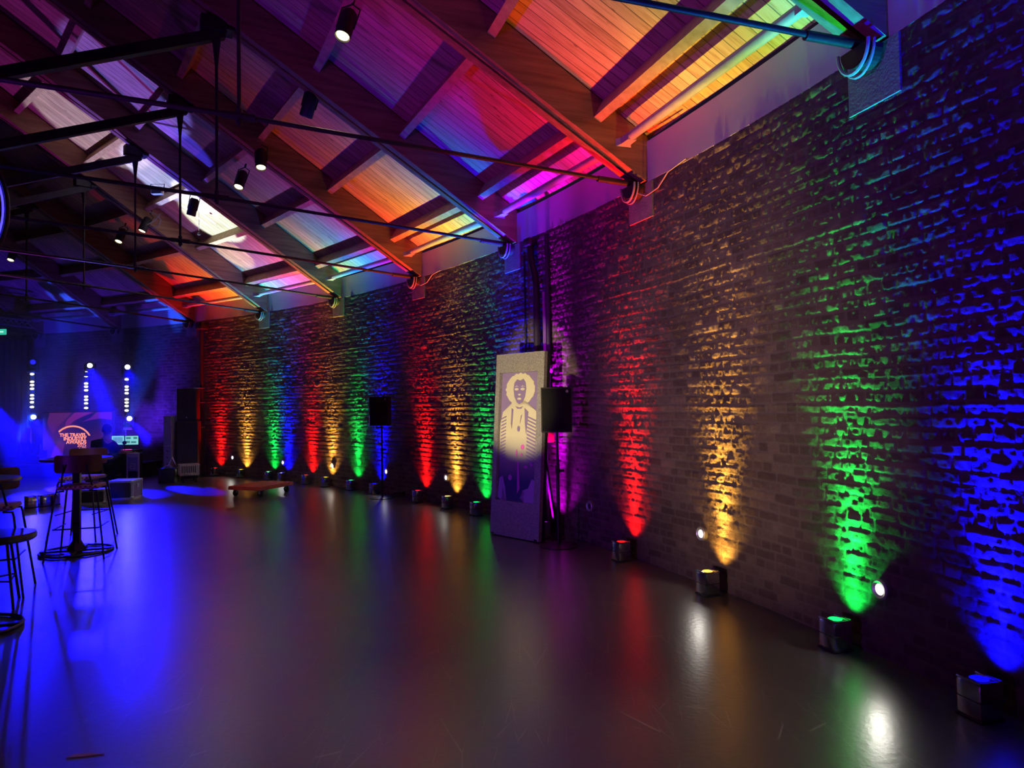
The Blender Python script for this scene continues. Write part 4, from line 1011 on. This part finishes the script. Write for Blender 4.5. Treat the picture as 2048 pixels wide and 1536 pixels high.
# ================================================================== STAGE LIGHT BEAMS AND HAZE
BL_ = (.002, .001, 1)
def beamlight(src, tgt, power, deg, col=BL_, rad=.05, blend=.35): spot('stage_beam', src, tgt, col, power, deg, blend, rad)
def nudge(P, T, d=.12): return P+(Vector(T)-P).normalized()*d
def thru(P, px, py, Y): return at(px, py, Y)
for P, T, pw, dg in ((Ph2, at(245, 900, 14.5), 13000, 10), (Ph5, at(352, 945, 14.6), 14000, 10), (Ph4, at(130, 970, 14.5), 13000, 11), (at(-30, 790, 17.0), at(95, 985, 13.2), 16000, 12)):
    beamlight(nudge(P, T), T, pw, dg)
for P, T, pw, dg, c in ((Pf1, at(128, 665, 17.9), 3600, 24, (.01, .05, 1)), (Pf2, at(100, 800, 17.6), 900, 16, (.01, .04, 1)), (at(243, 880, 16.9), at(318, 660, 17.2), 2600, 20, (.01, .07, 1))):
    beamlight(nudge(P, T, .1), T, pw, dg, c)
# washes from the moving heads over the floor in front of the stools
for P, T, pw, dg in ((Ph2, Vector((-5.4, 9.8, 0)), 2900, 19), (Ph3, Vector((-4.4, 9.0, 0)), 1800, 16), (Ph4, Vector((-6.9, 10, 0)), 1500, 22)):
    beamlight(nudge(P, T), T, pw, dg, BL_, .06, .8)
# white and blue-white beams on the ceiling boards
for k, px, py, pw, dg, c in ((107, 425, 440, 5200, 14, (.50, .80, 1)), (107, 325, 350, 5200, 15, (.22, .34, 1)), (107, 470, 510, 1200, 9, (1, .95, .6)), (88, 395, 395, 3200, 10, (.6, .75, 1)),
                             (61, 185, 250, 2200, 19, (.42, .50, .85)), (88, 262, 178, 2600, 17, (.10, .12, 1)), (61, 345, 300, 3000, 14, (.03, .03, 1)), (61, 60, 100, 900, 40, (.35, .03, .6))):
    T = onroof(px, py, .45); src = fl(k, 1013)+Vector((0, 0, .22)); spot('ceiling_beam', src, T, c, pw, dg, .25, .035)
spot('stage_wash', at(250, 885, 16.75), Vector((-9.8, 19.0, 3.2)), (.06, .01, 1), 420, 120, 1, .05)
spot('stage_wash', at(40, 885, 16.9), Vector((-12.8, 19.0, 3.2)), (.03, .005, 1), 500, 120, 1, .05)
# out of frame: warm profile on panel and brick; added violet and warm roof fills
spot('profile_light', Vector((-3.0, 3.2, .3)), Vector((.08, 8.4, 1.70)), (1, .82, .30), 1700, 15, .5, .04)
spot('wall_wash', Vector((-2.6, 2.2, .4)), Vector((2.1, 6.1, 1.75)), (1, .76, .36), 520, 42, 1, .06)
spot('violet_fill', Vector((-7.5, 3.0, .4)), Vector((-2.5, 9.0, 5.0)), (.20, .01, 1), 260, 95, 1, .1)
spot('violet_fill', Vector((-5.0, 1.0, .4)), Vector((1.0, 6.0, 4.2)), (.34, .01, 1), 700, 80, 1, .1)
spot('blue_panel_light', Vector((-5.5, 5.0, .9)), Vector((0, 8.3, .7)), (.10, .10, 1), 110, 26, 1, .1)
spot('warm_fill', Vector((-1.0, -1.5, 2.6)), Vector((-.5, 7.0, 4.6)), (1, .40, .08), 14, 100, 1, .2)  # added fill on the rafters, standing in for unseen room lamps
for q in (fl(1120, 1205), fl(960, 1450), fl(1560, 1520), fl(640, 1200), fl(512, 978), fl(512, 974)):  # added spots from above that lift the floor pools and the dolly
    spot('floor_fill', q+Vector((-.6, 2.0-q.y, 4.6)) if q.y > 2.5 else q+Vector((-.3, -1, 4.6)), q, (1, .86, .74), 190, 26, 1, .08)
# haze hanging round the stage
hz_ = bmesh.new(); P = [(-17.5, 13.0), (-8.4, 13.0)] + [tuple(wp(i_, .22, 0).xy) for i_ in (6.1, 6.6, 7.1, 7.6, 8.1, 8.6, 9.1)]
poly(hz_, P, .02, 4.1, lambda x, y, z: Vector((x, y, z)))
hm = bpy.data.materials.new('haze'); hm.use_nodes = True; nt = hm.node_tree; nt.nodes.clear()
vo = nt.nodes.new('ShaderNodeVolumeScatter'); vo.inputs['Color'].default_value = (1, 1, 1, 1); vo.inputs['Density'].default_value = .045; vo.inputs['Anisotropy'].default_value = .3
ou = nt.nodes.new('ShaderNodeOutputMaterial'); nt.links.new(vo.outputs[0], ou.inputs['Volume'])
o = obj('haze', hz_, hm); tag(o, 'thin blue-lit haze drifting round the stage', 'haze', kind='stuff')
